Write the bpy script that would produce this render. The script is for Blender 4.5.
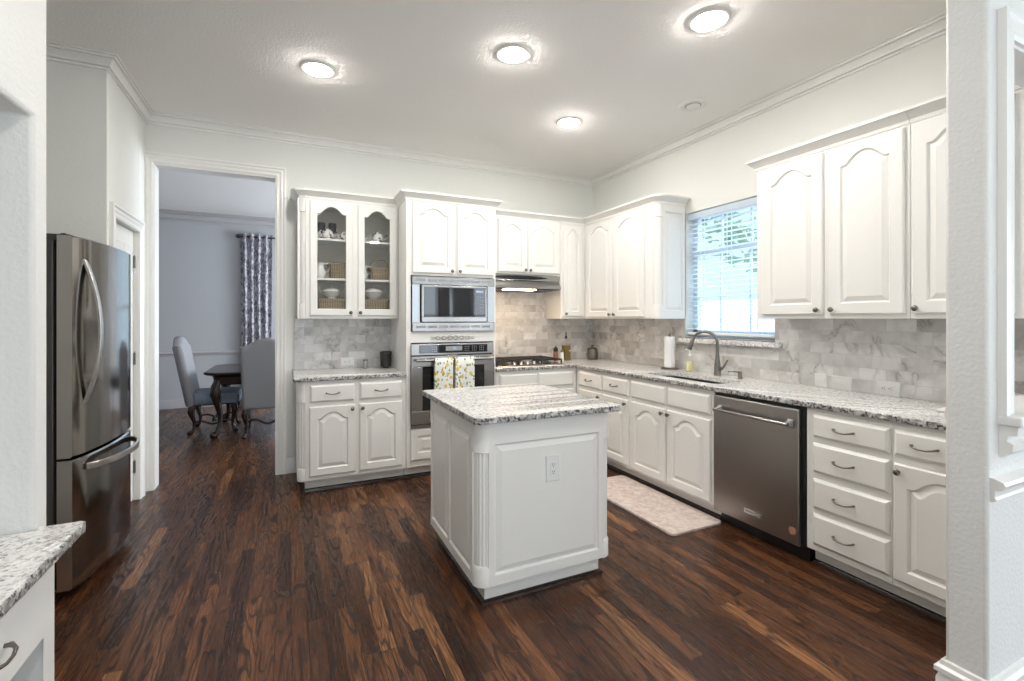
import bpy, bmesh, math, random
from mathutils import Vector, Matrix, noise
from mathutils.geometry import tessellate_polygon

random.seed(7)
PI = math.pi
for o in list(bpy.data.objects):
    bpy.data.objects.remove(o)
SC = bpy.context.scene
COL = SC.collection

# ------------------------------------------------------------------ camera, world, exposure
cam_d = bpy.data.cameras.new('camera')
cam = bpy.data.objects.new('camera', cam_d)
COL.objects.link(cam)
YAW = 0.4405
cam.location = (-3.2465, -4.6571, 1.3707)
cam.rotation_euler = (PI / 2, 0, -YAW)
cam_d.sensor_width = 36.0
cam_d.sensor_fit = 'HORIZONTAL'
cam_d.lens = 473.25 / 1024 * 36
cam_d.shift_y = -(340.5 - 318.875) / 1024
cam_d.clip_start = 0.02
SC.camera = cam
SC.view_settings.view_transform = 'Standard'
SC.view_settings.look = 'None'
SC.view_settings.exposure = 0.70
SC.view_settings.gamma = 1.0
SC.view_settings.use_curve_mapping = False

world = bpy.data.worlds.new('world')
SC.world = world
world.use_nodes = True
bg = world.node_tree.nodes['Background']
# overcast sky: moderate at the horizon, brighter overhead
_wt = world.node_tree
_geo = _wt.nodes.new('ShaderNodeTexCoord')
_sep = _wt.nodes.new('ShaderNodeSeparateXYZ')
_wt.links.new(_geo.outputs['Generated'], _sep.inputs[0])
_rmp = _wt.nodes.new('ShaderNodeMapRange')
_rmp.interpolation_type = 'SMOOTHSTEP'
_rmp.inputs['From Min'].default_value, _rmp.inputs['From Max'].default_value = 0.22, 0.75
_rmp.inputs['To Min'].default_value, _rmp.inputs['To Max'].default_value = 0.80, 7.5
_wt.links.new(_sep.outputs[2], _rmp.inputs['Value'])
_wt.links.new(_rmp.outputs[0], bg.inputs['Strength'])
bg.inputs['Color'].default_value = (0.70, 0.87, 1.0, 1)

CAN_STRENGTH = 172.0
CAN_COLOR = (1.0, 0.955, 0.90, 1)
DAY_COLOR = (0.80, 0.90, 1.0)


def area_light(name, loc, rot, sx, sy, power, color=DAY_COLOR, portal=False):
    l = bpy.data.lights.new(name, 'AREA')
    l.shape = 'RECTANGLE'
    l.size, l.size_y = sx, sy
    l.energy = power
    l.color = color
    o = bpy.data.objects.new(name, l)
    o.location, o.rotation_euler = loc, rot
    COL.objects.link(o)
    if portal:
        l.cycles.is_portal = True
    return o


# daylight in the openings: kitchen window, dining window (portals to the sky), breakfast room windows
area_light('daylight_kitchen_window', (0.24, -1.895, 1.77), (0, PI / 2, 0), 1.1, 0.86, 1, portal=True)
area_light('daylight_dining_window', (-2.75, 4.27, 1.535), (-PI / 2, 0, 0), 1.48, 2.15, 1, portal=True)
area_light('dining_side_fill', (0.26, 2.1, 1.5), (0, PI / 2, 0), 2.0, 1.7, 120, color=(0.86, 0.92, 1.0))  # added lamp at an unseen side opening, brightens the dining room
for _x in (-3.2, 0.1, 1.5):
    area_light('daylight_breakfast_window', (_x, -8.36, 1.45), (PI / 2 + 0.35, 0, 0), 1.0, 2.0, 26)  # upward tilt added to brighten the kitchen ceiling
area_light('breakfast_side_fill', (2.68, -5.8, 1.45), (0, PI / 2 + 0.35, 0), 2.0, 1.6, 24)  # added fill lamp at an unseen side opening, tilted up towards the ceiling

# ------------------------------------------------------------------ materials
MATS = {}


class NT:
    def __init__(s, name):
        s.m = bpy.data.materials.new(name)
        s.m.use_nodes = True
        s.t = s.m.node_tree
        s.t.nodes.clear()
        s.out = s.t.nodes.new('ShaderNodeOutputMaterial')
        MATS[name] = s.m

    def n(s, typ, ins=None, **kw):
        nd = s.t.nodes.new('ShaderNode' + typ)
        for k, v in kw.items():
            setattr(nd, k, v)
        for k, v in (ins or {}).items():
            s.put(nd.inputs[k], v)
        return nd

    def put(s, sock, v):
        if isinstance(v, bpy.types.NodeSocket):
            s.t.links.new(v, sock)
        elif hasattr(v, 'outputs'):
            s.t.links.new(v.outputs[0], sock)
        else:
            sock.default_value = v

    def math(s, op, a, b=0.0, c=0.0):
        nd = s.n('Math', operation=op)
        s.put(nd.inputs[0], a)
        s.put(nd.inputs[1], b)
        s.put(nd.inputs[2], c)
        return nd.outputs[0]

    def ramp(s, fac, stops, interp='LINEAR'):
        nd = s.n('ValToRGB', {'Fac': fac})
        cr = nd.color_ramp
        cr.interpolation = interp
        while len(cr.elements) < len(stops):
            cr.elements.new(0.5)
        for e, (p, c) in zip(cr.elements, stops):
            e.position = p
            e.color = (c[0], c[1], c[2], 1) if not isinstance(c, (int, float)) else (c, c, c, 1)
        return nd.outputs[0]

    def mix(s, fac, a, b, blend='MIX'):
        nd = s.n('Mix', data_type='RGBA', blend_type=blend)
        s.put(nd.inputs[0], fac)
        for sock, v in ((nd.inputs[6], a), (nd.inputs[7], b)):
            if isinstance(v, (tuple, list)) and len(v) == 3:
                v = (*v, 1)
            s.put(sock, v)
        return nd.outputs[2]

    def coords(s):
        return s.n('TexCoord').outputs['Object']

    def scaled(s, vec, sc):
        return s.n('Mapping', {'Vector': vec, 'Scale': sc}).outputs[0]

    def bump(s, h, strength, dist=0.001):
        return s.n('Bump', {'Height': h, 'Strength': strength, 'Distance': dist}).outputs[0]

    def bsdf(s, color, rough=0.5, metal=0.0, normal=None, **extra):
        b = s.n('BsdfPrincipled')
        if isinstance(color, (tuple, list)) and len(color) == 3:
            color = (*color, 1)
        s.put(b.inputs['Base Color'], color)
        s.put(b.inputs['Roughness'], rough)
        s.put(b.inputs['Metallic'], metal)
        if normal is not None:
            s.put(b.inputs['Normal'], normal)
        for k, v in extra.items():
            s.put(b.inputs[k.replace('_', ' ')], v)
        s.t.links.new(b.outputs[0], s.out.inputs['Surface'])
        return s.m


def plain(name, color, rough=0.5, metal=0.0, bump=None, **extra):
    k = NT(name)
    nrm = None
    if bump:
        sc, st, di = bump
        nz = k.n('TexNoise', {'Vector': k.coords(), 'Scale': sc, 'Detail': 3.0})
        nrm = k.bump(nz.outputs[0], st, di)
    return k.bsdf(color, rough, metal, nrm, **extra)


def make_materials():
    plain('cabinet_paint', (0.80, 0.79, 0.755), 0.33, bump=(60, 0.05, 0.001))
    plain('scroll_shade_grey', (0.42, 0.41, 0.38), 0.5, bump=(60, 0.1, 0.001))  # white carving painted grey, the shade of its relief put into the colour
    plain('trim_paint', (0.80, 0.795, 0.765), 0.32, bump=(40, 0.05, 0.001))
    plain('desk_paint', (0.80, 0.80, 0.78), 0.35, bump=(60, 0.05, 0.001))
    plain('interior_paint', (0.64, 0.60, 0.52), 0.6, bump=(30, 0.05, 0.001))
    plain('wall_paint', (0.75, 0.757, 0.72), 0.7, bump=(110, 0.35, 0.0025))
    plain('wall_texture', (0.755, 0.76, 0.74), 0.7, bump=(75, 0.6, 0.004))
    plain('ceiling_paint', (0.88, 0.865, 0.845), 0.8, bump=(70, 0.5, 0.004))
    plain('dining_paint', (0.50, 0.51, 0.53), 0.7, bump=(90, 0.2, 0.002))
    plain('dining_trim', (0.50, 0.49, 0.50), 0.4, bump=(40, 0.1, 0.001))
    plain('pewter', (0.20, 0.18, 0.16), 0.32, 0.9, bump=(150, 0.1, 0.001))
    plain('brushed_nickel', (0.25, 0.24, 0.225), 0.3, 0.95, bump=(90, 0.05, 0.001))
    plain('chrome', (0.72, 0.72, 0.72), 0.12, 1.0, bump=(30, 0.02, 0.001))
    plain('black_glass', (0.008, 0.009, 0.011), 0.04, 0.0, bump=(4, 0.02, 0.001))
    plain('black_plastic', (0.012, 0.012, 0.013), 0.4, bump=(80, 0.1, 0.001))
    plain('dark_gap', (0.01, 0.01, 0.01), 0.8, bump=(60, 0.1, 0.001))
    plain('cast_iron', (0.02, 0.019, 0.019), 0.55, bump=(200, 0.3, 0.001))
    plain('white_plastic', (0.78, 0.78, 0.76), 0.3, bump=(60, 0.03, 0.001))
    plain('paper', (0.85, 0.85, 0.84), 0.85, bump=(160, 0.4, 0.002))
    plain('grey_plastic', (0.33, 0.33, 0.33), 0.4, bump=(60, 0.05, 0.001))
    plain('porcelain', (0.80, 0.78, 0.75), 0.12, bump=(20, 0.03, 0.001))
    plain('fridge_side', (0.075, 0.073, 0.07), 0.45, 0.3, bump=(200, 0.2, 0.001))
    plain('copper', (0.36, 0.17, 0.12), 0.3, 0.9, bump=(60, 0.05, 0.001))
    plain('sticker', (0.42, 0.20, 0.12), 0.5, bump=(60, 0.05, 0.001))
    plain('olive_oil', (0.16, 0.11, 0.008), 0.08, bump=(10, 0.02, 0.001))
    plain('soap_liquid', (0.80, 0.74, 0.40), 0.1, bump=(10, 0.02, 0.001))
    plain('display_blue', (0.25, 0.32, 0.40), 0.2, bump=(10, 0.02, 0.001),
          Emission_Color=(0.35, 0.6, 1.0, 1), Emission_Strength=0.25)
    plain('grey_print', (0.30, 0.31, 0.33), 0.4, bump=(60, 0.05, 0.001))
    plain('upholstery', (0.30, 0.30, 0.31), 0.9, bump=(500, 0.4, 0.001))
    plain('upholstery_seat', (0.24, 0.29, 0.36), 0.8, bump=(400, 0.4, 0.001))
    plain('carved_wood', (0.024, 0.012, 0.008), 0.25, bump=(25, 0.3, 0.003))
    plain('pine_fence', (0.50, 0.47, 0.50), 0.8, bump=(40, 0.4, 0.004))
    plain('lawn', (0.45, 0.44, 0.42), 0.9, bump=(30, 0.8, 0.02))
    plain('bark', (0.12, 0.09, 0.07), 0.9, bump=(20, 0.8, 0.02))
    plain('tree_leaves', (0.16, 0.24, 0.15), 0.7, bump=(6, 1.0, 0.1))
    plain('window_vinyl', (0.62, 0.68, 0.74), 0.4, bump=(50, 0.05, 0.001))
    plain('crock_glaze', (0.07, 0.065, 0.06), 0.2, 0.5, bump=(60, 0.2, 0.002))

    # lamp lens, hood lamp
    for nm, c, st in (('lamp_lens', CAN_COLOR, CAN_STRENGTH), ('hood_lamp', (1.0, 0.74, 0.48, 1), 26.0)):
        k = NT(nm)
        nz = k.n('TexNoise', {'Vector': k.coords(), 'Scale': 3.0})
        colr = k.mix(k.math('MULTIPLY', nz.outputs[0], 0.02), tuple(c[:3]), (1, 1, 1))
        e = k.n('Emission', {'Color': colr, 'Strength': st})
        k.t.links.new(e.outputs[0], k.out.inputs[0])

    # clear glass
    for nm, tint, f in (('clear_glass', (0.97, 0.98, 0.98), 0.06), ('window_glass', (0.93, 0.97, 1.0), 0.05)):
        k = NT(nm)
        fc = k.n('LayerWeight', {'Blend': 0.5}).outputs['Facing']
        fr = k.math('ADD', 0.04, k.math('MULTIPLY', k.math('POWER', fc, 5.0), 0.9))
        tr = k.n('BsdfTransparent', {'Color': (*tint, 1)})
        gl = k.n('BsdfGlossy', {'Roughness': 0.02})
        nz = k.n('TexNoise', {'Vector': k.coords(), 'Scale': 2.0})
        k.put(gl.inputs['Color'], k.mix(nz.outputs[0], (0.95, 0.95, 0.95), (1, 1, 1)))
        mx = k.n('MixShader', {0: fr, 1: tr.outputs[0], 2: gl.outputs[0]})
        k.t.links.new(mx.outputs[0], k.out.inputs[0])

    # blind slats: white, letting some light through
    k = NT('blind_slat')
    nz = k.n('TexNoise', {'Vector': k.coords(), 'Scale': 30.0})
    colr = k.mix(nz.outputs[0], (0.80, 0.82, 0.84), (0.86, 0.88, 0.90))
    d = k.n('BsdfDiffuse', {'Color': colr})
    t = k.n('BsdfTranslucent', {'Color': (0.86, 0.92, 0.97, 1)})
    mx = k.n('MixShader', {0: 0.5, 1: d.outputs[0], 2: t.outputs[0]})
    k.t.links.new(mx.outputs[0], k.out.inputs[0])

    # stainless steels, brushed
    for nm, base, rough, sc in (('stainless', (0.33, 0.32, 0.31), 0.25, (2, 2, 260)),
                                ('stainless_trim', (0.50, 0.53, 0.56), 0.34, (2, 2, 200)),
                                ('dishwasher_steel', (0.36, 0.34, 0.325), 0.33, (3, 3, 300)),
                                ('fridge_steel', (0.30, 0.28, 0.26), 0.13, (3, 200, 1.5)),
                                ('fridge_edge', (0.60, 0.58, 0.56), 0.28, (3, 3, 3))):
        k = NT(nm)
        v = k.scaled(k.coords(), sc)
        nz = k.n('TexNoise', {'Vector': v, 'Scale': 1.0, 'Detail': 4.0})
        r = k.math('ADD', k.math('MULTIPLY', nz.outputs[0], 0.03), rough - 0.015)
        nz2 = k.n('TexNoise', {'Vector': k.scaled(k.coords(), (5, 5, 0.9)), 'Scale': 1.0, 'Detail': 1.0})
        nrm = k.bump(nz2.outputs[0], 0.25 if nm == 'fridge_steel' else 0.05, 0.02)
        k.bsdf(base, r, 1.0, nrm)

    # floor: stained oak strips running towards the back wall
    k = NT('oak_floor')
    sep = k.n('SeparateXYZ', {0: k.coords()})
    X, Y = sep.outputs[0], sep.outputs[1]
    px = k.math('DIVIDE', X, 0.066)
    ix = k.math('FLOOR', px)
    fx = k.math('FRACT', px)
    r1 = k.n('TexWhiteNoise', {'W': ix}, noise_dimensions='1D').outputs['Value']
    ly = k.math('ADD', k.math('DIVIDE', Y, 0.78), k.math('MULTIPLY', r1, 17.0))
    iy = k.math('FLOOR', ly)
    fy = k.math('FRACT', ly)
    idv = k.n('CombineXYZ', {0: ix, 1: iy, 2: 0.0}).outputs[0]
    wn = k.n('TexWhiteNoise', {'Vector': idv}, noise_dimensions='3D')
    r2 = wn.outputs['Value']
    base = k.ramp(r2, [(0.0, (0.038, 0.0145, 0.007)), (0.25, (0.074, 0.028, 0.0118)), (0.6, (0.108, 0.042, 0.017)),
                       (0.88, (0.155, 0.063, 0.025)), (1.0, (0.25, 0.112, 0.045))])
    off = k.n('VectorMath', {0: wn.outputs['Color'], 1: (37.0, 23.0, 11.0)}, operation='MULTIPLY').outputs[0]
    gv = k.n('VectorMath', {0: k.scaled(k.coords(), (11.0, 1.15, 1.0)), 1: off}, operation='ADD').outputs[0]
    n1 = k.n('TexNoise', {'Vector': gv, 'Scale': 1.0, 'Detail': 2.0, 'Distortion': 0.35}).outputs[0]
    rings = k.math('SINE', k.math('MULTIPLY', n1, 70.0))
    ringm = k.ramp(rings, [(0.0, 0.0), (0.45, 0.0), (0.9, 1.0)])
    fv = k.n('VectorMath', {0: k.scaled(k.coords(), (190.0, 5.0, 1.0)), 1: off}, operation='ADD').outputs[0]
    n2 = k.n('TexNoise', {'Vector': fv, 'Scale': 1.0, 'Detail': 4.0, 'Roughness': 0.6}).outputs[0]
    grain = k.ramp(n2, [(0.30, 0.45), (0.50, 0.95), (0.72, 1.45)])
    c1 = k.mix(1.0, base, grain, 'MULTIPLY')
    c2 = k.mix(k.math('MULTIPLY', ringm, 0.80), c1, (0.013, 0.006, 0.004))
    n3 = k.n('TexNoise', {'Vector': k.scaled(k.coords(), (2.2, 1.2, 1)), 'Scale': 1.0, 'Detail': 3.0}).outputs[0]
    c3 = k.mix(1.0, c2, k.ramp(n3, [(0.25, 0.75), (0.75, 1.25)]), 'MULTIPLY')
    ex = k.math('MINIMUM', fx, k.math('SUBTRACT', 1.0, fx))
    ey = k.math('MULTIPLY', k.math('MINIMUM', fy, k.math('SUBTRACT', 1.0, fy)), 0.78 / 0.066)
    gap = k.math('LESS_THAN', k.math('MINIMUM', ex, ey), 0.013)
    c4 = k.mix(gap, c3, (0.006, 0.003, 0.002))
    hgt = k.math('SUBTRACT', k.math('MULTIPLY', n2, 0.35), k.math('ADD', gap, k.math('MULTIPLY', ringm, 0.2)))
    rgh = k.math('ADD', k.math('MULTIPLY', n2, 0.10), k.math('ADD', 0.22, k.math('MULTIPLY', ringm, 0.12)))
    k.bsdf(c4, rgh, 0.0, k.bump(hgt, 0.22, 0.0008), Specular_IOR_Level=0.30)

    # granite: white ground, grey clouds, dark flecks
    k = NT('granite')
    co = k.coords()
    wob = k.n('VectorMath', {0: k.n('TexNoise', {'Vector': co, 'Scale': 22.0}).outputs['Color'], 1: (0.03, 0.03, 0.03)}, operation='MULTIPLY')
    cv = k.n('VectorMath', {0: co, 1: wob.outputs[0]}, operation='ADD').outputs[0]
    a = k.n('TexNoise', {'Vector': cv, 'Scale': 58.0, 'Detail': 5.0, 'Roughness': 0.7}).outputs[0]
    g1 = k.ramp(a, [(0.33, (0.26, 0.255, 0.25)), (0.41, (0.50, 0.49, 0.48)), (0.49, (0.76, 0.75, 0.73)), (0.75, (0.85, 0.84, 0.82))])
    b = k.n('TexNoise', {'Vector': k.scaled(cv, (0.8, 1.0, 1.0)), 'Scale': 135.0, 'Detail': 3.0, 'Roughness': 0.6}).outputs[0]
    f1 = k.ramp(b, [(0.585, 0.0), (0.635, 1.0)])
    b2 = k.n('TexNoise', {'Vector': cv, 'Scale': 9.0, 'Detail': 3.0}).outputs[0]
    f2 = k.math('MULTIPLY', f1, k.ramp(b2, [(0.40, 0.15), (0.60, 0.95)]))
    g2 = k.mix(f2, g1, (0.07, 0.064, 0.068))
    b3 = k.n('TexNoise', {'Vector': cv, 'Scale': 60.0, 'Detail': 2.0, 'W': 3.0}, noise_dimensions='4D').outputs[0]
    g3 = k.mix(k.math('MULTIPLY', k.ramp(b3, [(0.60, 0.0), (0.67, 1.0)]), 0.7), g2, (0.27, 0.22, 0.21))
    k.bsdf(g3, 0.12, 0.0, k.bump(b, 0.05, 0.001))

    # granite, rough chiselled edge of the same slab
    k = NT('granite_edge')
    co = k.coords()
    a = k.n('TexNoise', {'Vector': co, 'Scale': 30.0, 'Detail': 5.0, 'Roughness': 0.65}).outputs[0]
    g1 = k.ramp(a, [(0.32, (0.14, 0.135, 0.13)), (0.46, (0.33, 0.32, 0.31)), (0.60, (0.62, 0.61, 0.59)), (0.75, (0.74, 0.73, 0.71))])
    b = k.n('TexNoise', {'Vector': co, 'Scale': 80.0, 'Detail': 3.0}).outputs[0]
    g2 = k.mix(k.ramp(b, [(0.52, 0.0), (0.60, 1.0)]), g1, (0.03, 0.027, 0.03))
    k.bsdf(g2, 0.3, 0.0, k.bump(b, 0.5, 0.004))

    # marble subway tile (one for the back wall: x,z; one for the side wall: y,z)
    for nm, ax in (('marble_tile_back', 0), ('marble_tile_side', 1)):
        k = NT(nm)
        co = k.coords()
        sep = k.n('SeparateXYZ', {0: co})
        u = k.n('CombineXYZ', {0: sep.outputs[ax], 1: k.math('SUBTRACT', sep.outputs[2], 0.914), 2: 0.0}).outputs[0]
        br = k.n('TexBrick', {'Vector': u, 'Color1': (0.0, 0.0, 0.0, 1), 'Color2': (1, 1, 1, 1), 'Mortar': (0.5, 0.5, 0.5, 1),
                              'Scale': 1.0, 'Mortar Size': 0.0012, 'Mortar Smooth': 0.1, 'Bias': 0.0,
                              'Brick Width': 0.1524, 'Row Height': 0.0762}, offset=0.5)
        rnd = br.outputs['Color']
        tone = k.ramp(rnd, [(0.0, (0.47, 0.455, 0.44)), (0.2, (0.60, 0.59, 0.57)), (0.6, (0.68, 0.67, 0.655)), (1.0, (0.76, 0.75, 0.735))])
        sh = k.n('VectorMath', {0: co, 1: rnd}, operation='ADD').outputs[0]
        w = k.n('TexNoise', {'Vector': sh, 'Scale': 3.2, 'Detail': 5.0, 'Roughness': 0.55, 'Distortion': 0.5}).outputs[0]
        vein = k.ramp(k.math('ABSOLUTE', k.math('SUBTRACT', w, 0.5)), [(0.0, 1.0), (0.012, 0.4), (0.05, 0.0)])
        cl = k.n('TexNoise', {'Vector': sh, 'Scale': 7.0, 'Detail': 5.0, 'Distortion': 0.5}).outputs[0]
        c1 = k.mix(k.math('MULTIPLY', k.ramp(cl, [(0.42, 0.0), (0.70, 1.0)]), 0.55), tone, (0.40, 0.37, 0.34))
        vm = k.n('TexNoise', {'Vector': co, 'Scale': 3.0, 'Detail': 1.0}).outputs[0]
        c2 = k.mix(k.math('MULTIPLY', vein, k.ramp(vm, [(0.42, 0.05), (0.62, 0.6)])), c1, (0.17, 0.155, 0.145))
        c3 = k.mix(br.outputs['Fac'], c2, (0.50, 0.485, 0.46))
        k.bsdf(c3, k.math('ADD', 0.22, k.math('MULTIPLY', br.outputs['Fac'], 0.5)), 0.0,
               k.bump(k.math('SUBTRACT', 1.0, br.outputs['Fac']), 0.4, 0.001))

    # wicker
    k = NT('wicker')
    co = k.coords()
    w1 = k.n('TexWave', {'Vector': co, 'Scale': 28.0, 'Distortion': 2.0, 'Detail': 2.0}, bands_direction='Z').outputs['Fac']
    w2 = k.n('TexWave', {'Vector': co, 'Scale': 22.0, 'Distortion': 2.0, 'Detail': 2.0}, bands_direction='X').outputs['Fac']
    h = k.math('MULTIPLY', w1, w2)
    k.bsdf(k.ramp(h, [(0.0, (0.16, 0.11, 0.06)), (0.4, (0.44, 0.33, 0.20)), (1.0, (0.66, 0.54, 0.37))]), 0.7, 0.0, k.bump(h, 0.8, 0.004))

    # porcelain with dark floral blotches
    k = NT('painted_porcelain')
    nz = k.n('TexNoise', {'Vector': k.coords(), 'Scale': 34.0, 'Detail': 2.0}).outputs[0]
    k.bsdf(k.mix(k.ramp(nz, [(0.55, 0.0), (0.60, 1.0)]), (0.80, 0.77, 0.74), (0.13, 0.055, 0.045)), 0.15)

    # curtain damask
    k = NT('damask')
    v = k.scaled(k.coords(), (1, 1, 0.75))
    nz = k.n('TexNoise', {'Vector': v, 'Scale': 17.0, 'Detail': 4.0, 'Distortion': 1.2}).outputs[0]
    k.bsdf(k.ramp(nz, [(0.40, (0.62, 0.63, 0.68)), (0.50, (0.42, 0.41, 0.45)), (0.58, (0.20, 0.18, 0.21))]), 0.9)

    # lemon print dish towel
    k = NT('lemon_print')
    co = k.coords()
    v1 = k.n('TexVoronoi', {'Vector': k.scaled(co, (1, 0.05, 0.9)), 'Scale': 24.0, 'Randomness': 0.85})
    d1 = k.ramp(v1.outputs['Distance'], [(0.32, 1.0), (0.38, 0.0)])
    v2 = k.n('TexVoronoi', {'Vector': k.scaled(co, (1.5, 0.05, 1.0)), 'Scale': 30.0, 'Randomness': 1.0})
    d2 = k.ramp(v2.outputs['Distance'], [(0.33, 1.0), (0.39, 0.0)])
    sel = k.ramp(k.n('SeparateXYZ', {0: v1.outputs['Color']}).outputs[0], [(0.22, 0.0), (0.26, 1.0)])
    sel2 = k.n('SeparateXYZ', {0: v2.outputs['Color']}).outputs[1]
    c = k.mix(k.math('MULTIPLY', d2, k.ramp(sel2, [(0.15, 0.0), (0.19, 1.0)])), (0.82, 0.84, 0.80),
              k.ramp(sel2, [(0.5, (0.10, 0.17, 0.12)), (0.75, (0.28, 0.33, 0.10))]))
    c = k.mix(k.math('MULTIPLY', d1, sel), c, (0.72, 0.52, 0.12))
    k.bsdf(c, 0.9)

    # pink-beige mat
    k = NT('mat_print')
    co = k.coords()
    nz = k.n('TexNoise', {'Vector': co, 'Scale': 26.0, 'Detail': 5.0, 'Distortion': 0.6}).outputs[0]
    v1 = k.n('TexVoronoi', {'Vector': co, 'Scale': 14.0}).outputs['Distance']
    c = k.mix(k.ramp(nz, [(0.35, 0.0), (0.65, 1.0)]), (0.50, 0.40, 0.36), (0.68, 0.60, 0.55))
    c = k.mix(k.ramp(v1, [(0.2, 0.35), (0.45, 0.0)]), c, (0.66, 0.58, 0.54))
    k.bsdf(c, 0.75, 0.0, k.bump(nz, 0.2, 0.002))


make_materials()
M = MATS


# ------------------------------------------------------------------ mesh helpers
class G:
    """Collects geometry, then links it as ONE mesh object."""

    def __init__(s):
        s.v, s.f, s.mi = [], [], []
        s.cur = 0

    def add(s, vs, fs):
        b = len(s.v)
        s.v += [tuple(p) for p in vs]
        s.f += [tuple(b + i for i in f) for f in fs]
        s.mi += [s.cur] * len(fs)
        return s

    def box(s, x0, x1, y0, y1, z0, z1):
        vs = [(x, y, z) for x in (x0, x1) for y in (y0, y1) for z in (z0, z1)]
        return s.add(vs, [(0, 1, 3, 2), (4, 6, 7, 5), (0, 4, 5, 1), (2, 3, 7, 6), (0, 2, 6, 4), (1, 5, 7, 3)])

    def loft(s, loops, cap0=False, cap1=False, closed=True):
        n = len(loops[0])
        vs = [p for l in loops for p in l]
        fs = []
        for i in range(len(loops) - 1):
            for j in range(n if closed else n - 1):
                a, b = i * n + j, i * n + (j + 1) % n
                fs.append((a, b, b + n, a + n))
        if cap0:
            fs.append(tuple(range(n))[::-1])
        if cap1:
            fs.append(tuple((len(loops) - 1) * n + j for j in range(n)))
        return s.add(vs, fs)

    def prism(s, pts, z0, z1):
        return s.loft([[(x, y, z0) for x, y in pts], [(x, y, z1) for x, y in pts]], True, True)

    def prism_holes(s, loops, z0, z1):
        polys = [[Vector((x, y, 0)) for x, y in l] for l in loops]
        tris = tessellate_polygon(polys)
        flat = [p for l in loops for p in l]
        n = len(flat)
        s.add([(x, y, z1) for x, y in flat] + [(x, y, z0) for x, y in flat],
              [tuple(t) for t in tris] + [tuple(n + i for i in reversed(t)) for t in tris])
        base = len(s.v) - 2 * n
        k = 0
        for l in loops:
            m = len(l)
            for j in range(m):
                a, b = k + j, k + (j + 1) % m
                s.f.append((base + a, base + b, base + n + b, base + n + a))
                s.mi.append(s.cur)
            k += m
        return s

    def lathe(s, prof, c=(0, 0, 0), axis='Z', seg=24):
        loops = []
        for r, h in prof:
            l = []
            for i in range(seg):
                a = 2 * PI * i / seg
                p = (r * math.cos(a), r * math.sin(a), h)
                if axis == 'Y':
                    p = (p[0], h, p[1])
                elif axis == 'X':
                    p = (h, p[0], p[1])
                l.append((p[0] + c[0], p[1] + c[1], p[2] + c[2]))
            loops.append(l)
        return s.loft(loops, prof[0][0] > 1e-6, prof[-1][0] > 1e-6)

    def tube(s, path, r, seg=10, caps=True):
        P = [Vector(p) for p in path]
        R = r if isinstance(r, (list, tuple)) else [r] * len(P)
        loops, up = [], None
        for i, p in enumerate(P):
            t = (P[min(i + 1, len(P) - 1)] - P[max(i - 1, 0)]).normalized()
            if up is None:
                up = Vector((0, 0, 1)) if abs(t.z) < 0.9 else Vector((1, 0, 0))
            sx = t.cross(up).normalized()
            up = sx.cross(t).normalized()
            loops.append([tuple(p + R[i] * (math.cos(2 * PI * j / seg) * sx + math.sin(2 * PI * j / seg) * up)) for j in range(seg)])
        return s.loft(loops, caps, caps)

    def sweep(s, path, prof, up=(0, 0, 1), closed=False):
        """prof points (side, up); side = tangent x up, mitred."""
        P = [Vector(p) for p in path]
        U = Vector(up).normalized()
        n = len(P)
        loops = []
        for i in range(n):
            a = P[i] - P[i - 1] if (i > 0 or closed) else P[1] - P[0]
            b = P[(i + 1) % n] - P[i] if (i < n - 1 or closed) else a
            if i == 0 and not closed:
                a = b
            sa, sb = a.normalized().cross(U).normalized(), b.normalized().cross(U).normalized()
            m = (sa + sb)
            m = m / max(1e-6, m.dot(sa)) if m.length > 1e-6 else sa
            loops.append([tuple(P[i] + m * q[0] + U * q[1]) for q in prof])
        if closed:
            loops.append(loops[0])
        return s.loft(loops, not closed, not closed)

    def ball(s, c, r, seg=12, rings=8, sc=(1, 1, 1)):
        prof = [(max(1e-7, r * math.sin(PI * i / rings)), -r * math.cos(PI * i / rings)) for i in range(rings + 1)]
        b = len(s.v)
        s.lathe(prof, (0, 0, 0), 'Z', seg)
        for i in range(b, len(s.v)):
            x, y, z = s.v[i]
            s.v[i] = (c[0] + x * sc[0], c[1] + y * sc[1], c[2] + z * sc[2])
        return s

    def build(s, name, mat, parent=None, bevel=0.0, angle=38, seg=2, sub=0):
        me = bpy.data.meshes.new(name)
        bm = bmesh.new()
        vs = [bm.verts.new(p) for p in s.v]
        bm.verts.ensure_lookup_table()
        for f, mi in zip(s.f, s.mi):
            ff = []
            for i in f:
                if not ff or i != ff[-1]:
                    ff.append(i)
            if len(set(ff)) < 3:
                continue
            try:
                nf = bm.faces.new([vs[i] for i in ff])
                nf.material_index = mi
            except ValueError:
                pass
        bmesh.ops.remove_doubles(bm, verts=bm.verts, dist=1e-6)
        bmesh.ops.recalc_face_normals(bm, faces=bm.faces)
        bm.to_mesh(me)
        bm.free()
        for m in (mat if isinstance(mat, (list, tuple)) else [mat]):
            me.materials.append(M[m])
        for p in me.polygons:
            p.use_smooth = True
        me.set_sharp_from_angle(angle=math.radians(angle))
        o = bpy.data.objects.new(name, me)
        COL.objects.link(o)
        if parent is not None:
            o.parent = parent
        if bevel:
            md = o.modifiers.new('edge', 'BEVEL')
            md.width, md.segments, md.limit_method, md.angle_limit = bevel, seg, 'ANGLE', math.radians(50)
        if sub:
            md = o.modifiers.new('smooth', 'SUBSURF')
            md.levels = md.render_levels = sub
        return o


def tag(o, label, cat, group=None):
    o['label'], o['category'] = label, cat
    if group:
        o['group'] = group
    return o


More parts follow.
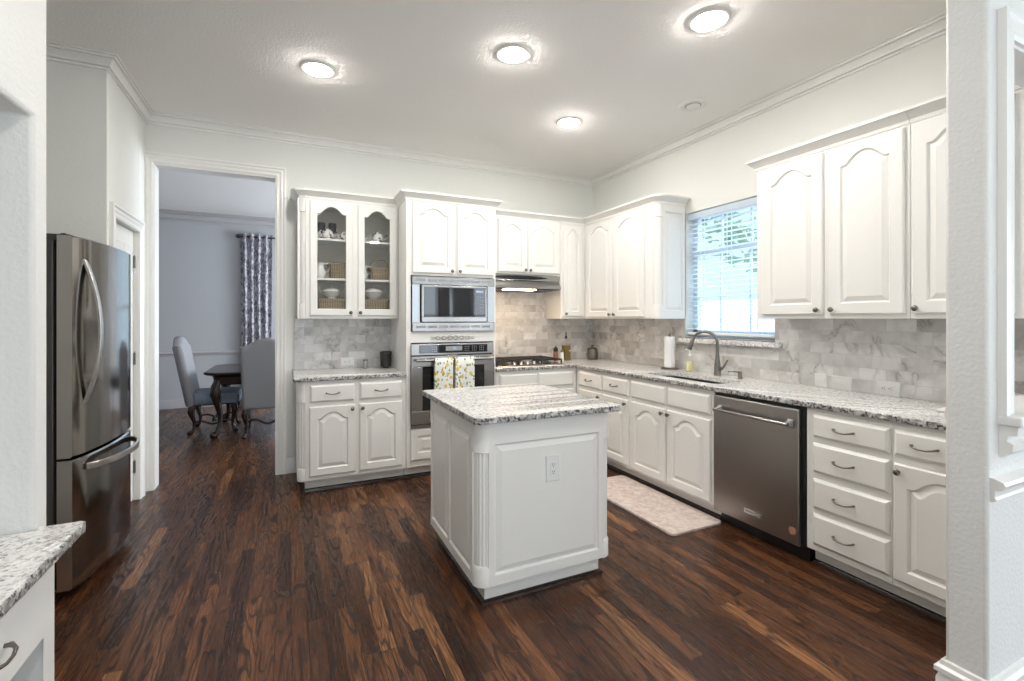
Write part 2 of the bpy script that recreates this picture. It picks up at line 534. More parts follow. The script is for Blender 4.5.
def thing(name, label, cat, loc=(0, 0, 0), rot=0.0, group=None):
    o = bpy.data.objects.new(name, None)
    o.empty_display_size = 0.1
    COL.objects.link(o)
    o.location = loc
    o.rotation_euler = (0, 0, rot)
    return tag(o, label, cat, group)


def struct(name, g, mat, bevel=0.0, parent=None, **kw):
    o = g.build(name, mat, parent, bevel, **kw)
    if parent is None:
        o['kind'] = 'structure'
    return o


def B(x0, x1, y0, y1, z0, z1):
    return G().box(min(x0, x1), max(x0, x1), min(y0, y1), max(y0, y1), z0, z1)


# ------------------------------------------------------------------ constants
CEIL = 3.015
FD = 0.643       # base cabinet face distance from the walls
UD = 0.33        # upper cabinet face distance
PX = -4.28       # pantry return wall
PY = -0.885      # pantry wall facing the camera
NX, NY0, NY1 = -3.912, -2.835, -2.745   # desk wall plane, stub between niche and fridge
CX, CY0, CY1 = -1.137, -3.906, -3.79  # pass-through wall
DW0, DW1, DH = -4.225, -3.352, 2.62   # doorway
WY0, WY1, WZ0, WZ1 = -1.46, -2.33, 1.21, 2.32  # kitchen window

# ------------------------------------------------------------------ room shell
PLAN = [(-7.2, -8.3), (2.6, -8.3), (2.6, CY1), (0.2, CY1), (0.2, 4.25), (-7.2, 4.25)]
struct('floor', G().prism(PLAN, -0.06, 0.0), 'oak_floor')
struct('ceiling', G().prism(PLAN, CEIL, CEIL + 0.08), 'ceiling_paint')

g = G()   # back wall with the doorway
g.box(-7.2, DW0, 0, 0.13, 0, CEIL).box(DW1, 0.15, 0, 0.13, 0, CEIL).box(DW0, DW1, 0, 0.13, DH, CEIL)
struct('wall_back', g, 'wall_paint')
g = G()   # right wall with the window
g.box(0, 0.15, WY0, 0.0, 0, CEIL).box(0, 0.15, CY1, WY1, 0, CEIL)
g.box(0, 0.15, WY1, WY0, 0, WZ0).box(0, 0.15, WY1, WY0, WZ1, CEIL)
struct('wall_right', g, 'wall_paint')
g = G()   # pantry box: return with the door, face behind the fridge
g.box(-5.3, PX, PY, PY + 0.115, 0, CEIL)
g.box(PX - 0.115, PX, PY + 0.115, -0.765, 0, CEIL).box(PX - 0.115, PX, -0.20, 0, 0, CEIL).box(PX - 0.115, PX, -0.765, -0.20, 2.03, CEIL)
struct('wall_pantry', g, 'wall_paint', 0.008)
g = G()   # desk wall: stub, header, niche back and side, fridge alcove back
pr = [(NX, NY0), (NX, NY1), (-5.15, NY1), (-5.15, PY), (-5.30, PY), (-5.30, NY0 + 0.0)]
g.prism(pr, 0, CEIL)
yz = [(NY1, 0), (NY1, CEIL), (-5.2, CEIL), (-5.2, 1.955), (NY0, 1.955), (NY0, 0)]
g = G().loft([[(x, y, z) for y, z in yz] for x in (NX, -4.62)], True, True)
g.box(-4.72, -4.621, -5.2, NY1, 0, CEIL).box(-5.15, -4.721, NY1 - .1, NY1, 0, CEIL).box(-5.30, -5.151, NY1 - .1, PY, 0, CEIL)
struct('wall_left', g, 'wall_texture', 0.012)
struct('wall_desk', B(-4.62, NX, -8.2, -5.2, 0, CEIL), 'wall_texture', 0.012)
g = G()   # pass-through wall
OX0, OX1, OZ0, OZ1 = -0.985, -0.13, 1.01, 2.335
g.box(CX, OX0, CY0, CY1, 0, CEIL).box(OX1, 2.5, CY0, CY1, 0, CEIL)
g.box(OX0, OX1, CY0, CY1, 0, OZ0).box(OX0, OX1, CY0, CY1, OZ1, CEIL)
struct('wall_pass', g, 'wall_texture', 0.012)
# breakfast room behind the camera
g = G()
xs = [-3.7, -2.7, -0.4, 0.6, 1.0, 2.0]
g.box(-4.0, xs[0], -8.3, -8.2, 0, CEIL).box(xs[1], xs[2], -8.3, -8.2, 0, CEIL).box(xs[3], xs[4], -8.3, -8.2, 0, CEIL).box(xs[5], 2.6, -8.3, -8.2, 0, CEIL)
for a in (0, 2, 4):
    g.box(xs[a], xs[a + 1], -8.3, -8.2, 0, 0.45).box(xs[a], xs[a + 1], -8.3, -8.2, 2.45, CEIL)
struct('wall_front', g, 'wall_paint')
g = G()
g.box(2.5, 2.6, -8.2, -6.6, 0, CEIL).box(2.5, 2.6, -5.0, CY1, 0, CEIL).box(2.5, 2.6, -6.6, -5.0, 0, 0.45).box(2.5, 2.6, -6.6, -5.0, 2.45, CEIL)
struct('wall_breakfast', g, 'wall_paint')
for k, x in enumerate((-3.2, 0.1, 1.5)):
    f = G()
    f.sweep([(x - 0.5, -8.2, 0.45), (x + 0.5, -8.2, 0.45), (x + 0.5, -8.2, 2.45), (x - 0.5, -8.2, 2.45)],
            [(-0.01, -0.02), (0.09, -0.02), (0.09, 0.02), (-0.01, 0.02)], up=(0, 1, 0), closed=True)
    f.box(x - 0.5, x + 0.5, -8.27, -8.23, 1.43, 1.47).box(x - 0.015, x + 0.015, -8.27, -8.23, 0.45, 2.45)
    struct('window_%d' % (k + 3), f, 'trim_paint')

# dining room
FYD = 4.10
g = G()
g.box(-7.2, -3.50, FYD, FYD + 0.15, 0, CEIL).box(-2.0, 0.2, FYD, FYD + 0.15, 0, CEIL)
g.box(-3.50, -2.0, FYD, FYD + 0.15, 0, 0.45).box(-3.50, -2.0, FYD, FYD + 0.15, 2.62, CEIL)
struct('wall_dining_back', g, 'dining_paint')
struct('wall_dining_left', B(-7.2, -7.05, 0.13, FYD, 0, CEIL), 'dining_paint')
g = G().box(0.05, 0.2, 0.13, 1.2, 0, CEIL).box(0.05, 0.2, 3.0, FYD, 0, CEIL).box(0.05, 0.2, 1.2, 3.0, 0, 0.45).box(0.05, 0.2, 1.2, 3.0, 2.55, CEIL)
struct('wall_dining_right', g, 'dining_paint')
struct('trim_1', B(-7.05, DW0 - 0.1, 0.13, 0.14, 0, CEIL), 'dining_paint')
CROWN = [(0, 0), (0, -0.086), (0.012, -0.086), (0.012, -0.073), (0.006, -0.072), (0.006, -0.068), (0.021, -0.066), (0.023, -0.055), (0.034, -0.038), (0.044, -0.030),
         (0.038, -0.027), (0.038, -0.023), (0.056, -0.021), (0.058, -0.012), (0.053, -0.010), (0.053, -0.007), (0.068, -0.006), (0.068, 0)]
BASE = [(0, 0), (0.016, 0), (0.016, 0.085), (0.010, 0.10), (0.010, 0.118), (0.004, 0.13), (0, 0.132)]
g = G().sweep([(-7.05, FYD, CEIL), (0.05, FYD, CEIL)], [(p * 1.7, q * 1.7) for p, q in CROWN])
struct('trim_2', g, 'dining_trim', angle=20)
struct('baseboard_dining', G().sweep([(-7.05, FYD, 0), (0.05, FYD, 0)], BASE), 'dining_trim')
g = G().sweep([(-7.05, FYD, 0.80), (-3.58, FYD, 0.80)], [(0, 0), (0.012, 0.005), (0.014, 0.025), (0.03, 0.035), (0.03, 0.05), (0.012, 0.06), (0, 0.065)])
struct('trim_3', g, 'dining_trim')
w2 = struct('window_2', G().sweep([(-3.50, FYD, 0.45), (-2.0, FYD, 0.45), (-2.0, FYD, 2.62), (-3.50, FYD, 2.62)],
            [(-0.02, -0.02), (0.085, -0.02), (0.085, 0.0), (-0.02, 0.0)], up=(0, 1, 0), closed=True), 'dining_trim')
B(-3.5, -2.0, FYD + 0.06, FYD + 0.10, 1.52, 1.57).build('window_sash', 'dining_trim', w2)
B(-3.5, -2.0, FYD + 0.075, FYD + 0.082, 0.45, 2.62).build('window_glass', 'window_glass', w2)

# crown round the kitchen, clockwise from the pantry wall
g = G().sweep([(-5.15, PY, CEIL), (PX, PY, CEIL), (PX, 0, CEIL), (0, 0, CEIL), (0, CY1, CEIL)], CROWN)
struct('trim_4', g, 'trim_paint', angle=20)
# baseboards
struct('baseboard_back', G().sweep([(DW1 + 0.082, 0, 0), (-3.15, 0, 0)], BASE), 'trim_paint')
struct('baseboard_pantry', G().sweep([(PX, PY + 0.0, 0), (PX, -0.853, 0)], BASE), 'trim_paint')
BASE2 = [(0, 0), (0.030, 0), (0.030, 0.012), (0.018, 0.02), (0.018, 0.095), (0.012, 0.112), (0.022, 0.118), (0.022, 0.135), (0.010, 0.142), (0.008, 0.158), (0, 0.162)]
g = G().sweep([(2.4, CY0, 0), (CX, CY0, 0), (CX, CY1, 0), (CX + 0.30, CY1, 0)][::-1], [(-a, b) for a, b in BASE2])
g = G().sweep([(CX + 0.30, CY1, 0), (CX, CY1, 0), (CX, CY0, 0), (2.4, CY0, 0)], BASE2)
struct('baseboard_pass', g, 'trim_paint')

# doorway casing and jamb
CAS = [(0.0, 0.0), (0.0, 0.012), (0.012, 0.018), (0.030, 0.014), (0.045, 0.020), (0.062, 0.018), (0.070, 0.026), (0.086, 0.024), (0.086, 0.0)]


def casing(path, up):
    return G().sweep(path, CAS, up=up)


g = casing([(DW0, 0, 0), (DW0, 0, DH), (DW1, 0, DH), (DW1, 0, 0)], (0, 1, 0))
for i, (x, y, z) in enumerate(g.v):   # sweep grows to +up; the casing stands proud of the wall on the room side
    g.v[i] = (x, -y, z)
struct('trim_5', g, 'trim_paint', angle=20)
g = G().box(DW0 - 0.0, DW0 + 0.004, -0.004, 0.135, 0, DH).box(DW1 - 0.004, DW1, -0.004, 0.135, 0, DH).box(DW0, DW1, -0.004, 0.135, DH - 0.012, DH)
struct('trim_6', g, 'trim_paint')
# pantry door, closed, in its casing
g = casing([(PX, -0.765, 0), (PX, -0.765, 2.03), (PX, -0.20, 2.03), (PX, -0.20, 0)], (-1, 0, 0))
for i, (x, y, z) in enumerate(g.v):
    g.v[i] = (2 * PX - x, y, z)
struct('trim_7', g, 'trim_paint', angle=20)


def panel_loops(x0, x1, z0, z1, y, rise, n=28):
    """Outline, seen from the front: bottom edge, right side, (arched) top, left side."""
    pts = [(x0, y, z0), (x1, y, z0)]
    for i in range(n + 1):
        t = 1 - 2 * i / n
        a = abs(t)
        sft = 1 - 0.62 * (a / 0.6) ** 2 if a < 0.6 else (0.38 * ((0.9 - a) / 0.3) ** 2 if a < 0.9 else 0.0)
        pts.append(((x0 + x1) / 2 + t * (x1 - x0) / 2, y, z1 - rise + rise * sft))
    return pts


def raised_panel(g, x0, x1, z0, z1, y, rise=0.0, edge=0.0):
    """A recessed groove with a raised field, set into a face at depth y (front is -y)."""
    L = [panel_loops(x0, x1, z0, z1, y, rise)]
    L.append(panel_loops(x0 + .006, x1 - .006, z0 + .006, z1 - .006, y + .007, rise * .99))
    L.append(panel_loops(x0 + .008, x1 - .008, z0 + .008, z1 - .008, y + .0115, rise * .985))
    L.append(panel_loops(x0 + .013, x1 - .013, z0 + .013, z1 - .013, y + .0115, rise * .97))
    L.append(panel_loops(x0 + .036, x1 - .036, z0 + .036, z1 - .036, y + .002, rise * .9))
    L.append(panel_loops(x0 + .038, x1 - .038, z0 + .038, z1 - .038, y + .0005, rise * .895))
    g.loft(L, False, True)


def door_front(g, x0, x1, z0, z1, rise=0.0, t=0.02, st=0.055, sb=None, glass=False, y=0.0):
    sb = sb or st
    L = [panel_loops(x0, x1, z0, z1, y, 0), panel_loops(x0, x1, z0, z1, y - t + .006, 0), panel_loops(x0 + .006, x1 - .006, z0 + .006, z1 - .006, y - t, 0)]
    a, b, c, d = x0 + st, x1 - st, z0 + sb, z1 - st * .82
    L.append(panel_loops(a, b, c, d, y - t, rise))
    if glass:
        L.append(panel_loops(a + .004, b - .004, c + .004, d - .004, y - t + .006, rise))
        L.append(panel_loops(a + .004, b - .004, c + .004, d - .004, y, rise))
        g.loft(L + [L[0]], False, False)
    else:
        g.loft(L, True, False)
        raised_panel(g, a, b, c, d, y - t, rise)


def drawer_front(g, x0, x1, z0, z1, t=0.02, y=0.0, bw=0.014):
    L = [panel_loops(x0, x1, z0, z1, y, 0, 2), panel_loops(x0, x1, z0, z1, y - t * .45, 0, 2), panel_loops(x0 + .004, x1 - .004, z0 + .004, z1 - .004, y - t * .62, 0, 2),
         panel_loops(x0 + bw, x1 - bw, z0 + bw, z1 - bw, y - t, 0, 2)]
    g.loft(L, True, True)


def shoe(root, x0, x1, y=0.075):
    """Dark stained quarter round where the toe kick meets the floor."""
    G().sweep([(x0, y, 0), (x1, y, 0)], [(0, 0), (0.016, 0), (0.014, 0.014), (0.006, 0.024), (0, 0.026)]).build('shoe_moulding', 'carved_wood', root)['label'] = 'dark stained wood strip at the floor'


def knob(parent, x, z, y=-0.02):
    g = G().lathe([(0.006, 0), (0.006, -0.008), (0.0055, -0.012), (0.013, -0.017), (0.0155, -0.022), (0.0135, -0.028), (0.006, -0.031), (0.0001, -0.0315)], (x, y, z), 'Y', 16)
    return g.build('knob', 'pewter', parent, angle=60)


def pull(parent, x, z, y=-0.02, w=0.096):
    g = G()
    path = [(x - w / 2, y, z + .004), (x - w / 2, y - .014, z + .004), (x - w * .36, y - .026, z), (x - w * .15, y - .029, z - .005), (x + w * .15, y - .029, z - .005),
            (x + w * .36, y - .026, z), (x + w / 2, y - .014, z + .004), (x + w / 2, y, z + .004)]
    g.tube(path, [.005, .0055, .0046, .004, .004, .0046, .0055, .005], 8)
    g.ball((x - w / 2, y - .012, z + .004), .0065, 8, 6).ball((x + w / 2, y - .012, z + .004), .0065, 8, 6)
    return g.build('pull', 'pewter', parent, angle=60)


def add_door(root, x0, x1, z0, z1, rise=0.055, kx=None, kz=None, glass=False, mat='cabinet_paint', st=0.055):
    g = G()
    door_front(g, x0, x1, z0, z1, rise, st=st, glass=glass)
    d = g.build('door', mat, root, angle=14)
    if glass:
        gp = G()
        a = panel_loops(x0 + st, x1 - st, z0 + st, z1 - st * .82, -0.009, rise)
        b = panel_loops(x0 + st, x1 - st, z0 + st, z1 - st * .82, -0.006, rise)
        gp.loft([a, b], True, True)
        gp.build('pane', 'clear_glass', d)['label'] = 'clear glass pane with arched top'
    if kx is not None:
        knob(d, kx, kz)
    return d


def add_drawer(root, x0, x1, z0, z1, px=None, mat='cabinet_paint', handle=True, name='drawer'):
    g = G()
    drawer_front(g, x0, x1, z0, z1)
    d = g.build(name, mat, root, angle=20)
    if handle:
        pull(d, (x0 + x1) / 2 if px is None else px, (z0 + z1) / 2)
    return d


# pantry door in the frame x = along +Y, front towards +X  (rot +90)
pd = bpy.data.objects.new('door_1', None)
COL.objects.link(pd)
pd.location, pd.rotation_euler = (PX - 0.03, -0.765, 0), (0, 0, PI / 2)
pd['kind'] = 'structure'
g = G()
g.box(0.003, 0.562, 0.0, 0.035, 0.01, 2.025)
for (a, b, c, d) in ((0.08, 0.255, 1.62, 1.92), (0.305, 0.48, 1.62, 1.92), (0.08, 0.255, 0.98, 1.54), (0.305, 0.48, 0.98, 1.54), (0.08, 0.255, 0.22, 0.88), (0.305, 0.48, 0.22, 0.88)):
    f = G()
    L = [panel_loops(a, b, c, d, 0.0, 0, 2), panel_loops(a + .012, b - .012, c + .012, d - .012, -.008, 0, 2), panel_loops(a + .03, b - .03, c + .03, d - .03, -.002, 0, 2)]
    g.loft(L, False, True)
g.build('slab', 'trim_paint', pd, angle=20)
for z in (1.80, 1.07, 0.25):
    h = G().lathe([(0.006, -0.045), (0.006, 0.045)], (0.565, -0.008, z), 'Z', 10)
    h.lathe([(0.0001, 0.045), (0.004, 0.05), (0.0001, 0.056)], (0.565, -0.008, z), 'Z', 8).box(0.553, 0.577, -0.004, 0.0, z - 0.045, z + 0.045)
    h.build('hinge', 'brushed_nickel', pd)
G().lathe([(0.026, 0), (0.026, -0.006), (0.01, -0.012), (0.01, -0.035), (0.026, -0.045), (0.028, -0.055), (0.02, -0.066), (0.0001, -0.068)], (0.05, 0, 0.95), 'Y', 16).build('knob', 'brushed_nickel', pd, angle=60)

# pass-through opening: casing, ledge, chair rail
g = casing([(OX0, CY0, OZ0 + 0.035), (OX0, CY0, OZ1), (OX1, CY0, OZ1), (OX1, CY0, OZ0 + 0.035)], (0, 1, 0))
for i, (x, y, z) in enumerate(g.v):
    g.v[i] = (x, 2 * CY0 - y, z)
g.box(OX0 - 0.001, OX0 + 0.012, CY0, CY1, OZ0 + .034, OZ1).box(OX0, OX1, CY0, CY1, OZ1 - 0.012, OZ1 + 0.001)
struct('trim_8', g, 'trim_paint', angle=20)
g = G().box(OX0 - 0.085, OX1 + 0.1, CY0 - 0.06, CY1 + 0.03, OZ0, OZ0 + 0.035)
struct('trim_9', g, 'trim_paint', 0.006)
LEDGE = [(0, 0), (0, -0.105), (0.012, -0.105), (0.020, -0.092), (0.034, -0.086), (0.036, -0.060), (0.020, -0.052), (0.024, -0.034), (0.046, -0.028), (0.048, 0)]
g = G().sweep([(OX0 - 0.075, CY0, OZ0), (OX1 + 0.09, CY0, OZ0)], LEDGE)
struct('trim_10', g, 'trim_paint', angle=20)
RAIL = [(0, 0), (0, -0.068), (0.010, -0.068), (0.018, -0.060), (0.012, -0.052), (0.014, -0.028), (0.034, -0.020), (0.040, -0.008), (0.034, 0.002), (0.012, 0.010), (0, 0.012)]
g = G().sweep([(CX + 0.012, CY0, 0.828), (2.4, CY0, 0.828)], RAIL)
struct('trim_11', g, 'trim_paint', angle=20)

# ------------------------------------------------------------------ backsplash tile
g = G().box(-3.205, -2.345, -0.010, 0.0, 0.912, 1.40)
struct('backsplash', g, 'marble_tile_back')['kind'] = 'structure'
g = G().box(-1.525, -0.0, -0.010, 0.0, 0.912, 1.72)
struct('backsplash.001', g, 'marble_tile_back')
g = G()
g.box(-0.010, 0.0, WY0 + 0.0, -0.010, 0.912, 1.40).box(-0.010, 0.0, CY1, WY1, 0.912, 1.40).box(-0.010, 0.0, WY1, WY0, 0.912, WZ0 - 0.035)
struct('backsplash.002', g, 'marble_tile_side')

# ------------------------------------------------------------------ kitchen window
w1 = bpy.data.objects.new('window_1', None)
COL.objects.link(w1)
w1['kind'] = 'structure'
g = G()
fx0, fx1 = 0.09, 0.14
for (a, b, c, d) in ((WY0 - .05, WY0, WZ0, WZ1), (WY1, WY1 + .05, WZ0, WZ1), (WY1, WY0, WZ0, WZ0 + .06), (WY1, WY0, WZ1 - .05, WZ1)):
    g.box(fx0, fx1, a, b, c, d)
g.build('window_frame', 'window_vinyl', w1)
g = G()
g.box(0.085, 0.12, WY1 + .03, WY0 - .03, 1.93, 1.985)
for q in (1, 2):
    yy = WY0 + (WY1 - WY0) * q / 3
    g.box(0.10, 0.118, yy - .008, yy + .008, WZ0 + .05, 1.93).box(0.112, 0.13, yy - .008, yy + .008, 1.985, WZ1 - .04)
g.box(0.10, 0.118, WY1 + .03, WY0 - .03, 1.56, 1.576).box(0.112, 0.13, WY1 + .03, WY0 - .03, 2.15, 2.166)
g.build('window_sash', 'window_vinyl', w1)
B(0.122, 0.126, WY1 + .02, WY0 - .02, WZ0, WZ1).build('window_glass', 'window_glass', w1)
g = G().box(-0.055, 0.0, WY1 - 0.06, WY0 + 0.075, WZ0 - 0.05, WZ0 - 0.010).box(0.0, 0.15, WY1 + .001, WY0 - .001, WZ0 - 0.05, WZ0 - 0.0)
g.build('window_sill', 'granite', w1, 0.004)['label'] = 'narrow granite sill under the window'

bl = thing('window_blind', 'white slatted blind hanging open in the window over the sink', 'blind', (0.035, (WY0 + WY1) / 2, WZ0))
BW = (WY0 - WY1) / 2 - 0.012
g = G()
z = 0.075
while z < 1.03:
    c, s_ = math.cos(math.radians(3)), math.sin(math.radians(3))
    pts = [(-0.0245, 0.0), (-0.012, 0.0022), (0.0, 0.003), (0.012, 0.0022), (0.0245, 0.0)]
    low = [(p, q - 0.0026) for p, q in pts[::-1]]
    loop = [(p * c + q * s_, z + q * c - p * s_) for p, q in pts + low]
    g.loft([[(a, -BW, b) for a, b in loop], [(a, BW, b) for a, b in loop]], True, True)
    z += 0.0405
g.build('slats', 'blind_slat', bl, angle=25)
B(-0.028, 0.028, -BW, BW, 1.045, 1.10).build('headrail', 'blind_slat', bl, 0.004)
B(-0.026, 0.026, -BW, BW, 0.02, 0.042).build('bottom_rail', 'white_plastic', bl, 0.004)
for yy in (-0.28, 0.0, 0.28):
    g = G().box(-0.0275, -0.0265, yy - 0.004, yy + 0.004, 0.04, 1.05).box(0.0265, 0.0275, yy - 0.004, yy + 0.004, 0.04, 1.05)
    g.build('ladder_tape', 'blind_slat', bl)
G().tube([(-0.032, BW - 0.06, 1.05), (-0.034, BW - 0.06, 0.5)], 0.003, 6).build('tilt_wand', 'clear_glass', bl)

# outside the window
struct('ground', B(0.6, 16, -14, 10, -0.3, -0.2), 'lawn')
fn = thing('garden_fence', 'weathered board fence seen through the window blind', 'fence', (4.2, -3.0, -0.2))
g = G()
yy = -7.0
while yy < 9.0:
    g.box(0, 0.02, yy, yy + 0.138, 0.02, 1.92 + random.uniform(-.01, .01))
    yy += 0.142
g.build('boards', 'pine_fence', fn)
for zz in (0.3, 1.0, 1.7):
    B(0.02, 0.06, -7, 9, zz, zz + 0.09).build('rail', 'pine_fence', fn)
tr = thing('garden_tree', 'leafy green tree beyond the fence outside the window', 'tree', (7.6, 2.3, -0.2))
g = G()
for i in range(420):
    a, e, r = random.uniform(0, 2 * PI), random.uniform(-1, 1), random.uniform(0.5, 1.0) ** 0.6
    q = math.sqrt(1 - e * e)
    c = (1.7 * r * q * math.cos(a), 3.0 * r * q * math.sin(a), 4.3 + 1.7 * r * e)
    ax = Vector((random.uniform(-1, 1), random.uniform(-1, 1), random.uniform(-.4, .6))).normalized()
    bx = ax.cross(Vector((random.uniform(-1, 1), random.uniform(-1, 1), random.uniform(-1, 1)))).normalized()
    s1, s2 = random.uniform(.16, .34), random.uniform(.07, .16)
    cv = Vector(c)
    nn = ax.cross(bx) * 0.02
    P = [cv - ax * s1, cv + bx * s2 + nn, cv + ax * s1, cv - bx * s2 + nn]
    g.add(P + [p - nn * 1.5 for p in P], [(0, 1, 2, 3), (7, 6, 5, 4), (0, 4, 5, 1), (1, 5, 6, 2), (2, 6, 7, 3), (3, 7, 4, 0)])
g.build('crown', 'tree_leaves', tr)
G().tube([(0, 0, 0), (0.03, 0.02, 1.5), (0.0, 0.1, 3.0), (0.1, 0.0, 4.6)], [.2, .16, .13, .06], 10).build('trunk', 'bark', tr)

# ------------------------------------------------------------------ recessed lamps
CANS = [(-3.0737, -1.296, 'ceiling lamp above the floor in front of the fridge'),
        (-1.988, -2.003, 'ceiling lamp directly above the kitchen island'),
        (-1.156, -2.765, 'ceiling lamp above the floor in front of the dishwasher'),
        (-1.130, -1.285, 'ceiling lamp above the corner of the counters')]
for i, (x, y, lab) in enumerate(CANS + [(-2.9, -3.9, 'ceiling lamp above the desk end of the kitchen'), (-1.6, -6.4, 'ceiling lamp in the breakfast area near the middle window'),
                                        (0.8, -6.0, 'ceiling lamp in the breakfast area near the side window')]):
    t = thing('recessed_light', 'round lit white ' + lab, 'ceiling light', (x, y, CEIL), 0, 'recessed ceiling lamps')
    G().lathe([(0.080, 0.0), (0.080, -0.006), (0.090, -0.0105), (0.106, -0.007), (0.112, 0.0)], seg=40).build('trim_ring', 'white_plastic', t)
    G().lathe([(0.0785, -0.001), (0.077, -0.012), (0.062, -0.021), (0.03, -0.0255), (0.0001, -0.0265)], seg=40).build('lens', 'lamp_lens', t)
t = thing('ceiling_vent', 'round unlit white ceiling fixture near the crown above the window', 'ceiling fixture', (-0.437, -1.960, CEIL))
G().lathe([(0.06, 0.0), (0.06, -0.006), (0.072, -0.012), (0.10, -0.007), (0.104, 0.0)], seg=40).build('ring', 'white_plastic', t)
G().lathe([(0.052, 0.0), (0.052, -0.010), (0.045, -0.015), (0.0001, -0.017)], seg=32).build('disc', 'white_plastic', t)
G().lathe([(0.061, -0.0005), (0.061, -0.003), (0.0001, -0.003)], seg=32).build('gap', 'grey_plastic', t)


# ------------------------------------------------------------------ cabinets
def corner_post(root, cx, cy, z0, z1, zf0, zf1, a0, a1, r=0.055, mat='cabinet_paint', flutes=4, name='corner_post'):
    """Rounded fluted corner: quarter column about (cx, cy), from angle a0 to a1."""
    g = G()
    n = 40

    def ring(z, rr, fl):
        l = [(cx, cy, z)]
        for i in range(n + 1):
            q = i / n
            a = a0 + (a1 - a0) * q
            d = 0.0
            if fl and 0.08 < q < 0.92:
                u = (q - 0.08) / 0.84 * max(flutes, 1)
                d = 0.0 if not flutes else 0.0042 * max(0.0, math.sin(PI * (u % 1.0))) ** 0.7
            l.append((cx + (rr - d) * math.cos(a), cy + (rr - d) * math.sin(a), z))
        return l
    Z = [(z0, r, 0), (zf0 - .012, r, 0), (zf0, r - .006, 0), (zf0 + .0005, r - .006, 1), (zf1 - .0005, r - .006, 1), (zf1, r - .006, 0), (zf1 + .004, r + .002, 0), (zf1 + .012, r, 0), (z1, r, 0)]
    g.loft([ring(*q) for q in Z], True, True)
    return g.build(name, mat, root, angle=50)


UCROWN = [(0, 0), (0.006, 0), (0.010, 0.018), (0.022, 0.028), (0.042, 0.050), (0.052, 0.056), (0.052, 0.072), (0, 0.072)]


def ucrown(root, path, mat='cabinet_paint'):
    G().sweep(path, UCROWN).build('crown_moulding', mat, root, angle=20)


# ---- upper cabinets on the back wall (frame: x right, front is -y, origin at the front face)
UT = 2.385
# glass-front cabinet, an open box with shelves
GX0, GX1 = -3.182, -2.352
gc = thing('upper_cabinet', 'white upper cabinet with two arched glass doors showing dishes and baskets', 'cabinet', (GX0, -UD, 0))
W = GX1 - GX0
g = G()
g.box(0.0, 0.02, 0.02, UD - .012, 1.372, UT).box(W - .02, W, 0.02, UD - .012, 1.372, UT)
g.box(0.02, W - .02, 0.02, UD - .012, 1.372, 1.42).box(0.02, W - .02, 0.02, UD - .012, UT - .03, UT)
g.box(0.06, 0.115, 0.0, 0.02, 1.372, UT).box(W - .03, W, 0.0, 0.02, 1.372, UT).box(0.115, W - .03, 0.0, .02, 1.372, 1.415).box(0.115, W - .03, 0, .02, UT - .03, UT)
g.box(0.425, 0.50, 0.0, 0.02, 1.415, UT - .03)
g.build('carcass', 'cabinet_paint', gc, 0.002)
g = G().box(0.02, W - .02, UD - .03, UD - .012, 1.42, UT - .03).box(0.02, 0.024, .02, UD - .03, 1.42, UT - .03).box(W - .024, W - .02, .02, UD - .03, 1.42, UT - .03)
g.build('lining', 'interior_paint', gc)['label'] = 'brown-grey cabinet interior'
for z in (1.722, 2.062):
    B(0.02, W - .02, 0.03, UD - .03, z - .018, z).build('shelf', 'cabinet_paint', gc, 0.002)
corner_post(gc, 0.058, 0.058, 1.372, UT, 1.50, 2.27, -PI / 2, -PI, 0.058, flutes=0)
dA = add_door(gc, 0.094, 0.440, 1.398, 2.372, 0.062, 0.420, 1.425, True)
dB = add_door(gc, 0.480, 0.815, 1.398, 2.372, 0.062, 0.500, 1.425, True)
ucrown(gc, [(0.0, UD - .012, UT), (0.0, 0.058, UT), (0.017, 0.017, UT), (0.058, 0.0, UT), (W + .0, 0.0, UT)])

# tall oven cabinet
TX0, TX1 = -2.347, -1.523
tc = thing('oven_cabinet', 'tall white cabinet housing the microwave and wall oven', 'cabinet', (TX0, -FD, 0))
W = TX1 - TX0
g = G()
g.box(0, 0.038, 0, FD - .006, 0.104, UT).box(W - .024, W, 0, FD - .006, 0.104, UT)
g.box(0.038, W - .024, 0, FD - .02, 1.745, UT).box(0.038, W - .024, 0, FD - .02, 1.165, 1.26).box(.038, W - .024, 0, FD - .02, 0.104, 0.43)
g.box(0.038, W - .024, FD - .02, FD - .006, .43, 1.745)
g.build('carcass', 'cabinet_paint', tc, 0.002)
B(0.0, W, 0.075, FD - .006, 0.0, 0.104).build('toe_kick', 'cabinet_paint', tc)
shoe(tc, 0.0, W)
add_door(tc, 0.052, 0.418, 1.765, 2.372, 0.055, 0.398, 1.79)
add_door(tc, 0.450, 0.798, 1.765, 2.372, 0.055, 0.470, 1.79)
g = G()
door_front(g, 0.036, 0.800, 0.165, 0.420, 0.0, st=0.06)
g.build('drawer', 'cabinet_paint', tc, angle=25)
